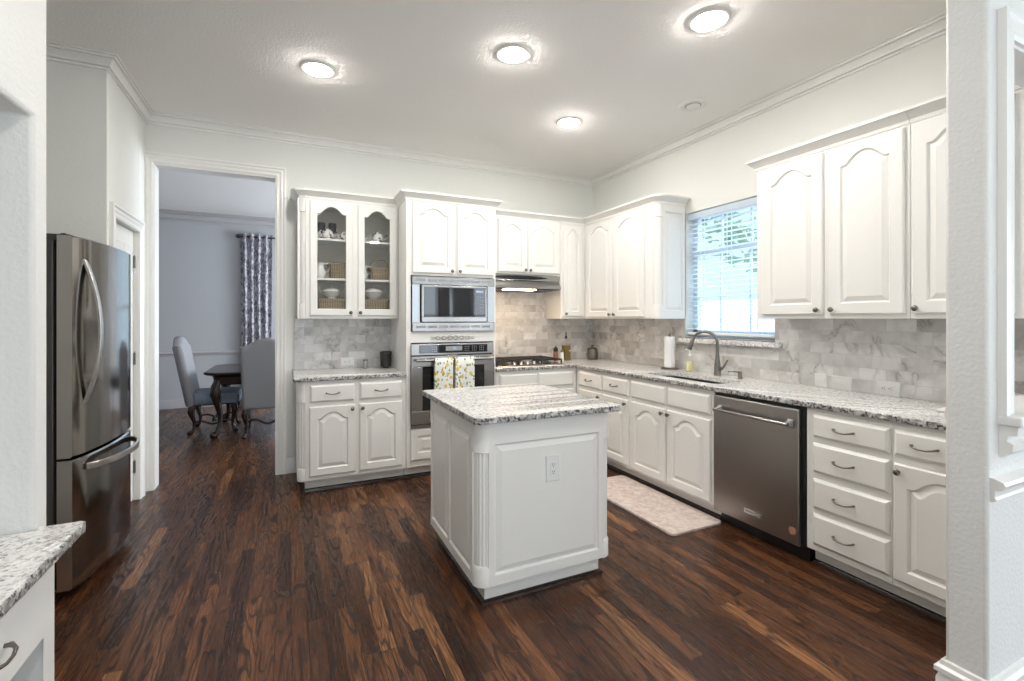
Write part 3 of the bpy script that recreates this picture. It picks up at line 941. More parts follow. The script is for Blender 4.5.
# carved scroll applique between microwave and oven
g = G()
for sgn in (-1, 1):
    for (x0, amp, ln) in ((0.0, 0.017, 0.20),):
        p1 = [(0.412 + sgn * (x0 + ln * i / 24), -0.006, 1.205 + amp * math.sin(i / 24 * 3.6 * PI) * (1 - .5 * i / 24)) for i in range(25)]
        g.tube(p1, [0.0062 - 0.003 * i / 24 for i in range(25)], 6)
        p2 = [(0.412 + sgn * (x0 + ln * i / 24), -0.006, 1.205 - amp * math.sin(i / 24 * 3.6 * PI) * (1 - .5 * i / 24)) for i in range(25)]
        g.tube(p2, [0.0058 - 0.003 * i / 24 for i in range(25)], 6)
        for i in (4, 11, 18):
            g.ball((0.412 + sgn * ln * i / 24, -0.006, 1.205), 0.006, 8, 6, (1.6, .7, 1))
g.build('carved_scroll', 'scroll_shade_grey', tc, angle=60)
ucrown(tc, [(0.0, FD - .012, UT), (0.0, 0.0, UT), (W, 0.0, UT), (W, FD - .012, UT)])

# hood cabinet
HX0, HX1 = -1.520, -0.640
hc = thing('upper_cabinet', 'white two door upper cabinet above the range hood', 'cabinet', (HX0, -UD, 0))
W = HX1 - HX0
B(0, W, 0, UD - .012, 1.822, UT).build('carcass', 'cabinet_paint', hc, 0.002)
add_door(hc, 0.155, 0.472, 1.842, 2.372, 0.050, 0.452, 1.868)
add_door(hc, 0.488, 0.868, 1.842, 2.372, 0.050, 0.508, 1.868)
ucrown(hc, [(0.0, 0.0, UT), (W, 0.0, UT)])
# narrow corner cabinet
nc = thing('upper_cabinet', 'narrow white single door upper cabinet in the corner right of the hood', 'cabinet', (-0.637, -UD, 0))
B(0, 0.634, 0, UD - .012, 1.372, UT).build('carcass', 'cabinet_paint', nc, 0.002)
add_door(nc, 0.026, 0.268, 1.398, 2.372, 0.055, 0.050, 1.425, st=0.05)
ucrown(nc, [(0.0, 0.0, UT), (0.307 + 0.0, 0.0, UT)])
# right wall, left of the window; frame rot -90: x runs towards the camera
rl = thing('upper_cabinet', 'white two door upper cabinet with rounded fluted end left of the window', 'cabinet', (-UD, -0.333, 0), -PI / 2)
W = 1.125
g = G().box(0, W - .06, 0, UD - .012, 1.372, UT).box(W - .06, W - .0135, 0.06, UD - .012, 1.372, UT)
g.build('carcass', 'cabinet_paint', rl, 0.002)
add_door(rl, 0.052, 0.497, 1.388, 2.372, 0.062, 0.475, 1.415)
add_door(rl, 0.524, 0.965, 1.388, 2.372, 0.062, 0.546, 1.415)
corner_post(rl, W - .06, 0.06, 1.372, UT, 1.50, 2.27, -PI / 2, 0, 0.06, flutes=0)
# end panel facing the window, with a raised panel
gp = G()
gp.loft([panel_loops(0.0, 0.255, 1.374, UT - .002, 0.0, 0), panel_loops(0.0, 0.255, 1.374, UT - .002, -0.013, 0), panel_loops(0.02, 0.235, 1.44, 2.32, -0.013, 0)], True, False)
raised_panel(gp, 0.02, 0.235, 1.44, 2.32, -0.013)
ep = gp.build('end_panel', 'cabinet_paint', rl, angle=14)
ep.location = (W - .013, 0.062, 0)
ep.rotation_euler = (0, 0, PI / 2)
ucrown(rl, [(0.0, 0.0, UT)] + [(W - .06 + .06 * math.sin(PI / 2 * i / 7), .06 - .06 * math.cos(PI / 2 * i / 7), UT) for i in range(8)] + [(W, UD - .012, UT)])
# right wall, right of the window: double, then single
r1 = thing('upper_cabinet', 'large white two door upper cabinet right of the window above the dishwasher', 'cabinet', (-UD, -2.428, 0), -PI / 2)
W = 0.888
B(0, W, 0, UD - .012, 1.372, UT).build('carcass', 'cabinet_paint', r1, 0.002)
add_door(r1, 0.048, 0.452, 1.398, 2.372, 0.066, 0.425, 1.425, st=0.062)
add_door(r1, 0.490, 0.868, 1.398, 2.372, 0.066, 0.512, 1.425, st=0.062)
ucrown(r1, [(0.0, UD - .012, UT), (0.0, 0.0, UT), (W, 0.0, UT)])
r2 = thing('upper_cabinet', 'white single door upper cabinet partly hidden by the pass-through wall', 'cabinet', (-UD, -3.318, 0), -PI / 2)
W = 0.42
B(0, W, 0, UD - .012, 1.372, UT).build('carcass', 'cabinet_paint', r2, 0.002)
add_door(r2, 0.014, 0.392, 1.398, 2.372, 0.066, 0.036, 1.425, st=0.062)
ucrown(r2, [(0.0, 0.0, UT), (W, 0.0, UT), (W, UD - .012, UT)])

# ---- base cabinets
BT = 0.882
bl_ = thing('base_cabinet', 'white base cabinet with two drawers and doors below the glass cabinet', 'cabinet', (-3.19, -FD, 0))
W = -2.350 + 3.19
g = G().box(0.058, W, 0, FD - .006, 0.104, BT).box(0.0, 0.058, 0.058, FD - .006, 0.104, BT)
g.build('carcass', 'cabinet_paint', bl_, 0.002)
B(0.06, W, 0.075, FD - .006, 0.0, 0.104).build('toe_kick', 'cabinet_paint', bl_)
shoe(bl_, 0.06, W)
corner_post(bl_, 0.058, 0.058, 0.104, BT, 0.20, 0.715, -PI / 2, -PI, 0.058)
add_drawer(bl_, 0.092, 0.424, 0.715, 0.852)
add_drawer(bl_, 0.464, 0.804, 0.715, 0.852)
add_door(bl_, 0.088, 0.428, 0.140, 0.682, 0.052, 0.405, 0.650)
add_door(bl_, 0.462, 0.806, 0.140, 0.682, 0.052, 0.484, 0.650)

ck = thing('base_cabinet', 'white base cabinet under the gas cooktop with two false drawer fronts', 'cabinet', (-1.519, -FD, 0))
W = 0.873
B(0, W, 0, FD - .006, 0.104, BT).build('carcass', 'cabinet_paint', ck, 0.002)
B(0, W, 0.075, FD - .006, 0, 0.104).build('toe_kick', 'cabinet_paint', ck)
shoe(ck, 0, W)
add_drawer(ck, 0.035, 0.425, 0.715, 0.852, handle=False, name='false_front')
add_drawer(ck, 0.440, 0.835, 0.715, 0.852, handle=False, name='false_front')
add_door(ck, 0.035, 0.425, 0.140, 0.682, 0.052, 0.40, 0.65)
add_door(ck, 0.440, 0.835, 0.140, 0.682, 0.052, 0.465, 0.65)

rc = thing('base_cabinet', 'white base cabinet with two small drawers between the corner and sink', 'cabinet', (-FD, -0.644, 0), -PI / 2)
W = 0.832
B(0, W, 0, FD - .012, 0.104, BT).build('carcass', 'cabinet_paint', rc, 0.002)
B(0, W, 0.075, FD - .012, 0, 0.104).build('toe_kick', 'cabinet_paint', rc)
shoe(rc, 0, W)
add_drawer(rc, 0.066, 0.432, 0.715, 0.852)
add_drawer(rc, 0.458, 0.814, 0.715, 0.852)
add_door(rc, 0.066, 0.432, 0.130, 0.682, 0.052, 0.41, 0.65)
add_door(rc, 0.458, 0.814, 0.130, 0.682, 0.052, 0.790, 0.65)
sk = thing('base_cabinet', 'white sink base cabinet with two arched doors left of the dishwasher', 'cabinet', (-FD, -1.478, 0), -PI / 2)
W = 0.868
g = G().box(0, W, 0, 0.03, 0.104, BT).box(0, W, 0.03, FD - .012, 0.104, 0.62).box(0, .018, .03, FD - .012, .62, BT).box(W - .018, W, .03, FD - .012, .62, BT)
g.build('carcass', 'cabinet_paint', sk, 0.002)
B(0, W, 0.075, FD - .012, 0, 0.104).build('toe_kick', 'cabinet_paint', sk)
shoe(sk, 0, W)
add_drawer(sk, 0.018, 0.418, 0.715, 0.852, handle=False, name='false_front')
add_drawer(sk, 0.440, 0.844, 0.715, 0.852, handle=False, name='false_front')
add_door(sk, 0.018, 0.418, 0.122, 0.682, 0.060, 0.395, 0.65)
add_door(sk, 0.440, 0.844, 0.122, 0.682, 0.060, 0.463, 0.65)
db = thing('base_cabinet', 'white four drawer base cabinet right of the dishwasher', 'cabinet', (-FD, -2.977, 0), -PI / 2)
W = 0.413
B(0, W, 0, FD - .012, 0.104, BT).build('carcass', 'cabinet_paint', db, 0.002)
B(0, W, 0.075, FD - .012, 0, 0.104).build('toe_kick', 'cabinet_paint', db)
shoe(db, 0, W)
for (a, b) in ((0.727, 0.848), (0.536, 0.695), (0.340, 0.500), (0.142, 0.310)):
    add_drawer(db, 0.040, 0.405, a, b, px=0.205)
eb = thing('base_cabinet', 'white base cabinet with one drawer and door beside the pass-through wall', 'cabinet', (-FD, -3.391, 0), -PI / 2)
W = 0.397
B(0, W, 0, FD - .012, 0.104, BT).build('carcass', 'cabinet_paint', eb, 0.002)
B(0, W, 0.075, FD - .012, 0, 0.104).build('toe_kick', 'cabinet_paint', eb)
shoe(eb, 0, W)
add_drawer(eb, 0.010, 0.380, 0.727, 0.848, px=0.135)
add_door(eb, 0.010, 0.380, 0.140, 0.690, 0.060, 0.034, 0.655)


# ---- worktops: slabs with a rough chiselled edge
def slab(name, label, outer, holes, z0, z1, rough_edges=None, loc=(0, 0, 0), amp=0.0035):
    """outer: CCW polygon; rough_edges: indices of edges (i -> i+1) that show the chiselled edge."""
    rng = random.Random(sum(ord(c) for c in label))
    t = thing(name, label, 'countertop', loc)
    n = len(outer)
    rough_edges = set(range(n)) if rough_edges is None else set(rough_edges)
    pts, nor, rough = [], [], []
    for i in range(n):
        a, b = Vector(outer[i]), Vector(outer[(i + 1) % n])
        d = b - a
        nm = Vector((d.y, -d.x)).normalized()
        k = max(1, int(d.length / 0.014)) if i in rough_edges else 1
        for j in range(k):
            pts.append(a + d * (j / k))
            nor.append(nm)
            rough.append(i in rough_edges and j > 0)
    lv = [(z1, 0.0), (z1 - 0.005, 0.3), (z0 + (z1 - z0) * .66, 0.6), (z0 + (z1 - z0) * .36, 1.0), (z0 + 0.004, .5), (z0, 0.0)]
    loops = []
    for z, q in lv:
        l = []
        for p, m, r in zip(pts, nor, rough):
            off = (rng.uniform(-1, 1) * amp * (0.4 + q) - (0.0 if 0 < q else 0.003)) if r else 0.0
            l.append((p.x + m.x * off, p.y + m.y * off, z + (rng.uniform(-1, 1) * 0.0012 if (r and 0 < q) else 0)))
        loops.append(l)
    top = G()
    for z_i in (0, -1):
        lo = [[(x, y) for x, y, _ in loops[z_i]]] + holes
        tris = tessellate_polygon([[Vector((x, y, 0)) for x, y in q] for q in lo])
        flat = [p for q in lo for p in q]
        z = z1 if z_i == 0 else z0
        top.add([(x, y, z) for x, y in flat], [tuple(q) for q in tris])
    for h in holes:
        top.loft([[(x, y, z1) for x, y in h], [(x, y, z0) for x, y in h]])
    top.cur = 1
    top.loft(loops)
    top.build('slab', ['granite', 'granite_edge'], t, angle=50)
    return t


CT0, CT1 = 0.884, 0.914
OV = 0.025
slab('countertop', 'granite countertop below the glass cabinet, holding the dark patterned cup',
     [(-3.215, -FD - OV), (-2.350, -FD - OV), (-2.350, -0.011), (-3.215, -0.011)], [], CT0, CT1, (0, 3))
SX0, SX1, SY0, SY1 = -0.545, -0.255, -1.545, -2.265


def rrect(x0, x1, y0, y1, r, n=5):
    out = []
    for cx, cy, a in ((x1 - r, y0 + r, -PI / 2), (x1 - r, y1 - r, 0), (x0 + r, y1 - r, PI / 2), (x0 + r, y0 + r, PI)):
        for i in range(n + 1):
            out.append((cx + r * math.cos(a + PI / 2 * i / n), cy + r * math.sin(a + PI / 2 * i / n)))
    return out


hole = rrect(SX0, SX1, SY1, SY0, 0.05)
slab('countertop', 'long L-shaped granite countertop carrying the cooktop, sink and faucet',
     [(-1.521, -FD - OV), (-FD - OV, -FD - OV), (-FD - OV, CY1 + .002), (-0.011, CY1 + .002), (-0.011, -0.011), (-1.521, -0.011)], [hole], CT0, CT1, (0, 1))
# sink
sn = thing('kitchen_sink', 'undermount stainless kitchen sink below the window', 'sink', ((SX0 + SX1) / 2, (SY0 + SY1) / 2, 0))
hx, hy = (SX1 - SX0) / 2, (SY0 - SY1) / 2
g = G()
def rr(z, e, r):
    return [(x, y, z) for x, y in rrect(-hx + e, hx - e, -hy + e, hy - e, r)]
g.loft([rr(0.883, -0.012, .06), rr(0.883, 0.002, .05), rr(0.72, 0.008, .05), rr(0.70, 0.03, .04), rr(0.695, 0.12, .02), rr(0.688, .12, .02), rr(0.69, 0.02, .05), rr(0.72, -0.002, .06), rr(0.878, -0.004, .06), rr(0.878, -0.012, .06), rr(0.883, -0.012, .06)])
g.loft([rr(0.695, 0.12, .02), rr(0.694, .125, .02)], False, True)
g.build('basin', 'stainless', sn, angle=40)
G().lathe([(0.042, 0.6955), (0.042, 0.699), (0.03, 0.699), (0.025, 0.6965), (0.0001, 0.6965)], seg=24).build('drain', 'chrome', sn)

# island
IX0, IX1, IY0, IY1 = -2.455, -1.678, -2.595, -1.745
isl = thing('kitchen_island', 'white panelled kitchen island with fluted rounded corners', 'island', (IX0, IY0, 0))
W, D = IX1 - IX0, IY1 - IY0
R = 0.06
g = G()
g.prism([(R, 0.013), (W - R, 0.013), (W - R, R), (W - .013, R), (W - .013, D - R), (W - R, D - R), (W - R, D - .013), (R, D - .013), (R, D - R), (.013, D - R), (.013, R), (R, R)], 0.104, 0.883)
g.build('carcass', 'cabinet_paint', isl)
B(0.06, W - .055, 0.055, D - .055, 0.0, 0.104).build('toe_kick', 'cabinet_paint', isl)
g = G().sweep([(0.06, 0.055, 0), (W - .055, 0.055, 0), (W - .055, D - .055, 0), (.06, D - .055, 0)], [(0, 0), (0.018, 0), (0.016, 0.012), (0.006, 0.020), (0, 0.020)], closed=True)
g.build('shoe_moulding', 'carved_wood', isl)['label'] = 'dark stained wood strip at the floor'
for (cx, cy, a) in ((R, R, PI), (W - R, R, 1.5 * PI), (W - R, D - R, 0), (R, D - R, PI / 2)):
    corner_post(isl, cx, cy, 0.104, 0.883, 0.20, 0.735, a, a + PI / 2, R)


def face_panel(root, w, z0, z1, panels, loc, rot, name='side_panel'):
    """A face with one or more raised panels; frame faces -y."""
    g = G()
    xs = [0.0] + [v for p in panels for v in p[:2]] + [w]
    L = lambda a, b, c, d, y: panel_loops(a, b, c, d, y, 0, 2)
    for i, (a, b, c, d) in enumerate(panels):
        left = 0.0 if i == 0 else (panels[i - 1][1] + a) / 2
        right = w if i == len(panels) - 1 else (b + panels[i + 1][0]) / 2
        g.loft([L(left, right, z0, z1, 0.014), L(left, right, z0, z1, 0.0), L(a, b, c, d, 0.0)], False, False)
        raised_panel_n(g, a, b, c, d, 0.0)
    o = g.build(name, 'cabinet_paint', root, angle=14)
    o.location, o.rotation_euler = loc, (0, 0, rot)
    return o


def raised_panel_n(g, x0, x1, z0, z1, y):
    q = lambda e, yy: panel_loops(x0 + e, x1 - e, z0 + e, z1 - e, yy, 0, 2)
    g.loft([q(0, y), q(.005, y + .006), q(.007, y + .0105), q(.012, y + .0105), q(.034, y + .002), q(.036, y + .0005)], False, True)


face_panel(isl, W - 2 * R, 0.106, 0.882, [(0.03, W - 2 * R - .03, 0.155, 0.775)], (R, 0.0, 0), 0)
face_panel(isl, D - 2 * R, 0.106, 0.882, [(0.03, 0.335, 0.155, 0.815), (0.365, D - 2 * R - .03, 0.155, 0.815)], (0.0, D - R, 0), -PI / 2)
face_panel(isl, D - 2 * R, 0.106, 0.882, [(0.03, 0.335, 0.155, 0.815), (0.365, D - 2 * R - .03, 0.155, 0.815)], (W, R, 0), PI / 2)
face_panel(isl, W - 2 * R, 0.106, 0.882, [(0.03, W - 2 * R - .03, 0.155, 0.775)], (W - R, D, 0), PI)
slab('countertop', 'square granite countertop on the kitchen island',
     [(-2.455, -2.640), (-1.668, -2.640), (-1.648, -2.620), (-1.648, -1.690), (-1.668, -1.67), (-2.455, -1.67), (-2.478, -1.693), (-2.478, -2.617)], [], 0.884, 0.914)


def outlet(name, label, loc, rot, w, h, kinds, horizontal=False, parent=None):
    """Cover plate; front is -y of its frame, origin at the plate's centre on the wall."""
    if parent is None:
        t = thing(name, label, 'outlet' if 'outlet' in kinds else 'switch', loc, rot)
    else:
        t = bpy.data.objects.new(name, None)
        COL.objects.link(t)
        t.parent, t.location, t.rotation_euler = parent, loc, (0, 0, rot)
    g = G()
    L = lambda e, y: panel_loops(-w / 2 + e, w / 2 - e, -h / 2 + e, h / 2 - e, y, 0, 2)
    g.loft([L(0, 0), L(0, -.002), L(.004, -.006)], True, True)
    n = len(kinds)
    for i, kd in enumerate(kinds):
        cx = (i - (n - 1) / 2) * 0.046 if not horizontal else 0
        iw, ih = (.034, .068) if not horizontal else (.068, .034)
        g.box(cx - iw / 2, cx + iw / 2, -.0085, -.004, -ih / 2, ih / 2)
        if kd == 'switch':
            g.box(cx - iw / 2 + .006, cx + iw / 2 - .006, -.0115, -.008, -ih / 2 + .012, ih / 2 - .012)
    p = g.build('cover_plate', 'white_plastic', t, angle=20)
    d = G()
    has = False
    for i, kd in enumerate(kinds):
        if kd == 'outlet':
            has = True
            cx = (i - (n - 1) / 2) * 0.046 if not horizontal else 0
            for q in (-1, 1):
                for (a, b, aw, ah) in ((-.0065, .004, .0022, .008), (.0065, .004, .0022, .007), (0, -.007, .005, .005)):
                    if horizontal:
                        px, pz, pw, ph = q * .018 + b, -a, ah, aw
                    else:
                        px, pz, pw, ph = cx + a, q * .018 + b, aw, ah
                    d.box(px - pw / 2, px + pw / 2, -.0095, -.0084, pz - ph / 2, pz + ph / 2)
    if has:
        d.build('slots', 'dark_gap', t)
    return t


outlet('outlet', None, ((-2.048 - IX0), 0.001, 0.622), 0, 0.082, 0.132, ['outlet'], parent=isl)
outlet('wall_outlet', 'white horizontal outlet on the marble under the glass cabinet', (-2.755, -0.010, 0.972), 0, 0.118, 0.075, ['outlet'], True)
outlet('light_switch', 'white switch plate on the marble nearest the sink and faucet', (-0.010, -2.665, 0.958), -PI / 2, 0.085, 0.088, ['switch'], True)
outlet('light_switch', 'white switch plate between the other plate and the outlet on the marble', (-0.010, -2.797, 0.955), -PI / 2, 0.125, 0.088, ['switch'], True)
outlet('wall_outlet', 'white horizontal double outlet on the marble under the right-hand upper cabinets', (-0.010, -3.057, 0.955), -PI / 2, 0.130, 0.088, ['outlet'], True)

# ------------------------------------------------------------------ appliances
# microwave with trim kit (front faces -y)
mw = thing('microwave', 'built-in stainless microwave with trim kit above the wall oven', 'microwave', (-1.92, -FD, 1.262))
x0, x1 = -0.380, 0.380
for a, b in ((0.405, 0.474), (0.0, 0.078)):
    B(x0, x1, -0.022, -0.001, a, b).build('vent_rail', 'stainless', mw, 0.003)
g = G()
for zz in (0.432, 0.030):
    for i in range(7):
        a = x0 + 0.035 + i * 0.0995
        g.box(a, a + 0.085, -0.0235, -0.021, zz, zz + 0.020)
g.build('vent_grille', 'grey_print', mw)
for a, b in ((x0, x0 + 0.066), (x1 - 0.068, x1)):
    B(a, b, -0.018, -0.001, 0.078, 0.405).build('trim_side', 'stainless_trim', mw, 0.002)
B(x0 + .066, x1 - .068, -0.010, 0.43, 0.078, 0.405).build('body', 'black_plastic', mw)
dd = G()
dx0, dx1 = x0 + .078, x1 - .080
dd.box(dx0, dx1, -0.032, -0.010, 0.082, 0.125).box(dx0, dx1, -0.032, -0.010, 0.382, 0.402)
dd.box(dx0, dx0 + .022, -.032, -.010, .125, .382).box(dx1 - .018, dx1, -.032, -.010, .125, .382)
door = dd.build('door_frame', 'stainless', mw, 0.003)
B(dx0 + .022, dx1 - .018, -0.030, -0.012, 0.125, 0.382).build('door_glass', 'black_glass', mw)
g = G()
for i in range(4):
    for j in range(6):
        g.box(dx1 - .105 + i * .020, dx1 - .105 + i * .020 + .010, -.0308, -.0298, .150 + j * .030, .150 + j * .030 + .006)
g.build('key_marks', 'grey_print', mw)
B(dx1 - .105, dx1 - .035, -.0308, -.0298, .345, .362).build('clock_display', 'display_blue', mw)

ov = thing('wall_oven', 'stainless built-in wall oven with two lemon towels on its handle', 'oven', (-1.932, -FD, 0.44))
ov.name = 'built_in_oven'
x0, x1 = -0.378, 0.380
B(x0, x1, -0.018, -0.001, 0.0, 0.022).build('bottom_trim', 'stainless', ov, 0.003)
B(x0 + .004, x1 - .004, -0.010, 0.48, 0.018, 0.712).build('body', 'black_plastic', ov)
B(x0, x1, -0.026, -0.010, 0.618, 0.716).build('control_panel', 'stainless', ov, 0.003)
B(x0 + .068, x1 - .062, -0.0285, -0.024, 0.634, 0.704).build('control_glass', 'black_glass', ov, 0.001)
B(-0.075, 0.075, -0.0295, -0.028, 0.652, 0.692).build('display', 'grey_print', ov)
B(-0.010, 0.020, -0.0302, -0.029, 0.664, 0.682).build('clock_digits', 'display_blue', ov)
g = G()
for cxx in (-0.20, 0.10, 0.17, 0.24):
    for i in range(3):
        for j in range(3):
            g.box(cxx + i * .017, cxx + i * .017 + .007, -.0292, -.0283, .648 + j * .018, .648 + j * .018 + .006)
g.build('key_marks', 'grey_print', ov)
dz0, dz1 = 0.030, 0.610
dg = G().box(x0, x1, -0.036, -0.010, dz0, 0.142).box(x0, x1, -0.036, -.010, 0.522, dz1).box(x0, x0 + .096, -.036, -.010, .142, .522).box(x1 - .096, x1, -.036, -.010, .142, .522)
od = dg.build('door', 'stainless', ov, 0.003)
B(x0 + .096, x1 - .096, -0.032, -0.014, 0.142, 0.522).build('door_window', 'black_glass', od)
hb = G().tube([(x0 + .03, -0.085, 0.578), (x1 - .03, -0.085, 0.578)], 0.0125, 16)
for xx in (x0 + .045, x1 - .045):
    hb.tube([(xx, -0.034, 0.575), (xx, -0.085, 0.578)], 0.010, 10)
hb.build('handle', 'stainless', od, angle=60)


def towel(label, x0, x1, zbot, seed):
    t = random.Random(seed)
    yb, zb, r = -FD - 0.085, 0.44 + 0.578, 0.0155
    n = 14

    def section(q):
        x = x0 + (x1 - x0) * q
        w = 0.004 * math.sin(q * 9 + seed)
        p = [(x, yb - r - 0.001 + w * 0.6 - .004 * (k / 6), zbot + (zb - zbot) * k / 6 + .004 * math.sin(q * 5 + seed) * (1 - k / 6)) for k in range(7)]
        for k in range(1, 8):
            a = PI - PI * k / 8
            p.append((x, yb + r * math.cos(a), zb + r * math.sin(a)))
        p += [(x, yb + r + .001 + .002 * math.sin(q * 7), zb - (zb - zbot - .05) * k / 5) for k in range(0, 6)]
        return p
    th = 0.004
    outer = [section(i / n) for i in range(n + 1)]
    g = G()
    loops = []
    for s_ in outer:
        inner = []
        for k in range(len(s_)):
            a, b = Vector(s_[max(0, k - 1)]), Vector(s_[min(len(s_) - 1, k + 1)])
            d = (b - a).normalized()
            nrm = Vector((0, d.z, -d.y))
            inner.append(tuple(Vector(s_[k]) + nrm * -th))
        loops.append(list(s_) + inner[::-1])
    g.loft(loops, True, True)
    return tag(g.build('dish_towel', 'lemon_print', None, angle=60), label, 'towel', 'lemon print dish towels')


towel('lemon print dish towel on the oven handle nearer the glass cabinet', -2.124, -1.966, 0.655, 1)
towel('lemon print dish towel on the oven handle nearer the cooktop', -1.945, -1.769, 0.665, 4)

# range hood
hd = thing('range_hood', 'stainless under-cabinet range hood with black control strip above the cooktop', 'hood', (-1.125, -UD, 0))
hw = 0.382
prof = [(UD - .014, 1.815), (-0.115, 1.815), (-0.125, 1.805), (-0.130, 1.752), (-0.155, 1.735), (-0.185, 1.690), (-0.185, 1.668), (UD - .014, 1.668)]
G().loft([[(-hw, y, z) for y, z in prof], [(hw, y, z) for y, z in prof]], True, True).build('canopy', 'stainless', hd, 0.003)
L = []
for k in (0, 1):
    yy = (-0.128, -0.136)[k]
    pts = []
    for i in range(33):
        q = i / 32
        x = -0.36 + 0.62 * q
        pts.append((x, yy, 1.781 + 0.019 * (1 - abs(2 * q - 1) ** 2.6)))
    for i in range(1, 32):
        q = 1 - i / 32
        x = -0.36 + 0.62 * q
        pts.append((x, yy, 1.781 - 0.019 * (1 - abs(2 * q - 1) ** 2.6)))
    L.append(pts)
G().loft(L, True, True).build('control_strip', 'black_glass', hd)
B(-hw + .01, hw - .01, -0.175, UD - .03, 1.660, 1.669).build('underside', 'black_plastic', hd)
B(-0.22, 0.10, -0.178, -0.07, 1.655, 1.661).build('lamp', 'hood_lamp', hd)['label'] = 'lit warm lamp under the hood'

# cooktop
kt = thing('gas_cooktop', 'stainless gas cooktop with black grates and front knobs', 'cooktop', (-1.115, -0.335, 0.914))
g = G()
L = lambda e, z: [(x, y, z) for x, y in rrect(-0.375 + e, 0.375 - e, -0.245 + e, 0.245 - e, 0.02 if e < .02 else .015)]
g.loft([L(0, 0.0005), L(0, .006), L(.006, .010), L(.03, .008)], True, True)
g.build('pan', 'stainless', kt, angle=30)
for bx, by, br in ((-0.24, 0.11, .045), (-0.24, -0.10, .04), (0.0, 0.06, .055), (0.24, 0.11, .045), (0.24, -0.10, .04)):
    G().lathe([(br + .012, .008), (br + .012, .014), (br, .020), (br * .8, .026), (br * .75, .030), (.0001, .031)], (bx, by, 0), seg=20).build('burner', 'cast_iron', kt)
for gx0, gx1, gy0 in ((-0.355, -0.125, -0.215), (-0.118, 0.118, -0.07), (0.125, 0.355, -0.215)):
    g = G()
    gy1 = 0.225
    for (a, b) in ((gx0, gy0), (gx1, gy0), (gx0, gy1), (gx1, gy1)):
        g.box(a - .007, a + .007, b - .007, b + .007, .009, .050)
    bars = [(gx0, gx1, gy0, gy0), (gx0, gx1, gy1, gy1), (gx0, gx0, gy0, gy1), (gx1, gx1, gy0, gy1), ((gx0 + gx1) / 2, (gx0 + gx1) / 2, gy0, gy1)]
    for q in (1, 2, 3):
        yy = gy0 + (gy1 - gy0) * q / 4
        bars.append((gx0, gx1, yy, yy))
    for (a, b, c, d) in bars:
        g.box(a - .006, b + .006, c - .006, d + .006, .044, .056)
    g.build('grate', 'cast_iron', kt, 0.002)
for i in range(5):
    G().lathe([(.021, .009), (.021, .013), (.017, .016), (.016, .034), (.013, .038), (.0001, .039)], (-0.145 + i * 0.0725, -0.165, 0), seg=18).build('knob', 'chrome', kt)

# dishwasher (rot -90)
dw = thing('dishwasher', 'stainless dishwasher with bar handle under the right counter', 'dishwasher', (-FD, -2.350, 0), -PI / 2)
W = 0.622
B(0.004, W - .004, 0.0, FD - .02, 0.10, 0.872).build('body', 'black_plastic', dw)
B(0.01, W - .01, 0.05, 0.10, 0.004, 0.10).build('toe_kick', 'black_plastic', dw)
g = G()
L = lambda e, y: panel_loops(0.008 + e, W - .026 - e, 0.094 + e, 0.860 - e, y, 0, 2)
g.loft([L(0, -0.001), L(0, -.020), L(.004, -.025)], True, True)
dp = g.build('door', 'dishwasher_steel', dw, angle=20)
hb = G().tube([(0.050, -0.070, 0.775), (W - .060, -0.070, 0.775)], 0.0105, 14)
hb.build('handle', 'stainless', dp, angle=60)
for xx in (0.065, W - .072):
    G().loft([[(xx - .016, -.024, .748), (xx + .016, -.024, .748), (xx + .016, -.024, .802), (xx - .016, -.024, .802)],
              [(xx - .010, -.050, .762), (xx + .010, -.050, .762), (xx + .010, -.050, .788), (xx - .010, -.050, .788)],
              [(xx - .010, -.076, .764), (xx + .010, -.076, .764), (xx + .010, -.076, .786), (xx - .010, -.076, .786)]], True, True).build('handle_bracket', 'grey_plastic', dp, 0.003)
bd = B(0.250, 0.366, -.0275, -.024, .163, .193).build('badge', 'chrome', dp, 0.001)
B(0.257, 0.359, -.0283, -.027, .170, .186).build('badge_panel', 'grey_plastic', bd)
B(0.058, 0.135, -.0262, -.0245, .806, .809).build('mark', 'grey_plastic', dp)
G().lathe([(.022, -.0245), (.022, -.0262), (.0001, -.0262)], (0.560, 0, 0.172), 'Y', 20).build('sticker', 'sticker', dp)['label'] = 'round orange sticker'

# fridge (rot +90: x along +Y, front towards +X); bulging doors
FRX, FRY0, FRW = -4.190, -1.672, 0.735
fr = thing('refrigerator', 'stainless bottom freezer refrigerator with bowed doors', 'refrigerator', (FRX, FRY0, 0), PI / 2 - 0.065)
B(0.008, FRW - .065, 0.082, 0.80, 0.045, 1.752).build('case', 'fridge_side', fr, 0.006)['label'] = 'dark grey case'
B(0.03, FRW - .03, 0.13, 0.80, 0.0, 0.045).build('base', 'black_plastic', fr)
B(0.02, FRW - .02, 0.066, 0.084, 0.06, 1.74).build('gasket', 'dark_gap', fr)


def bowed(z0, z1):
    g = G()
    n = 20
    f, b = [], []
    for i in range(n + 1):
        q = i / n
        bow = 0.034 * (1 - (2 * q - 1) ** 2) + 0.012 * min(1, min(q, 1 - q) * 14)
        f.append((FRW * q, -bow + .008))
    pts = f + [(FRW, 0.066), (0, 0.066)]
    L = lambda z, e: [(x, y + (e if i <= n else 0), z) for i, (x, y) in enumerate(pts)]
    g.loft([L(z0, .008), L(z0 + .008, 0), L(z1 - .008, 0), L(z1, .008)], True, True)
    g.mi = [1 if (abs(g.v[f_[0]][0] - 0) < 1e-6 and all(abs(g.v[k][0]) < 1e-6 for k in f_)) else 0 for f_ in g.f]
    return g


d1 = bowed(0.695, 1.775).build('door', ['fridge_steel', 'fridge_edge'], fr, angle=30)
d2 = bowed(0.055, 0.683).build('freezer_drawer', ['fridge_steel', 'fridge_edge'], fr, angle=30)


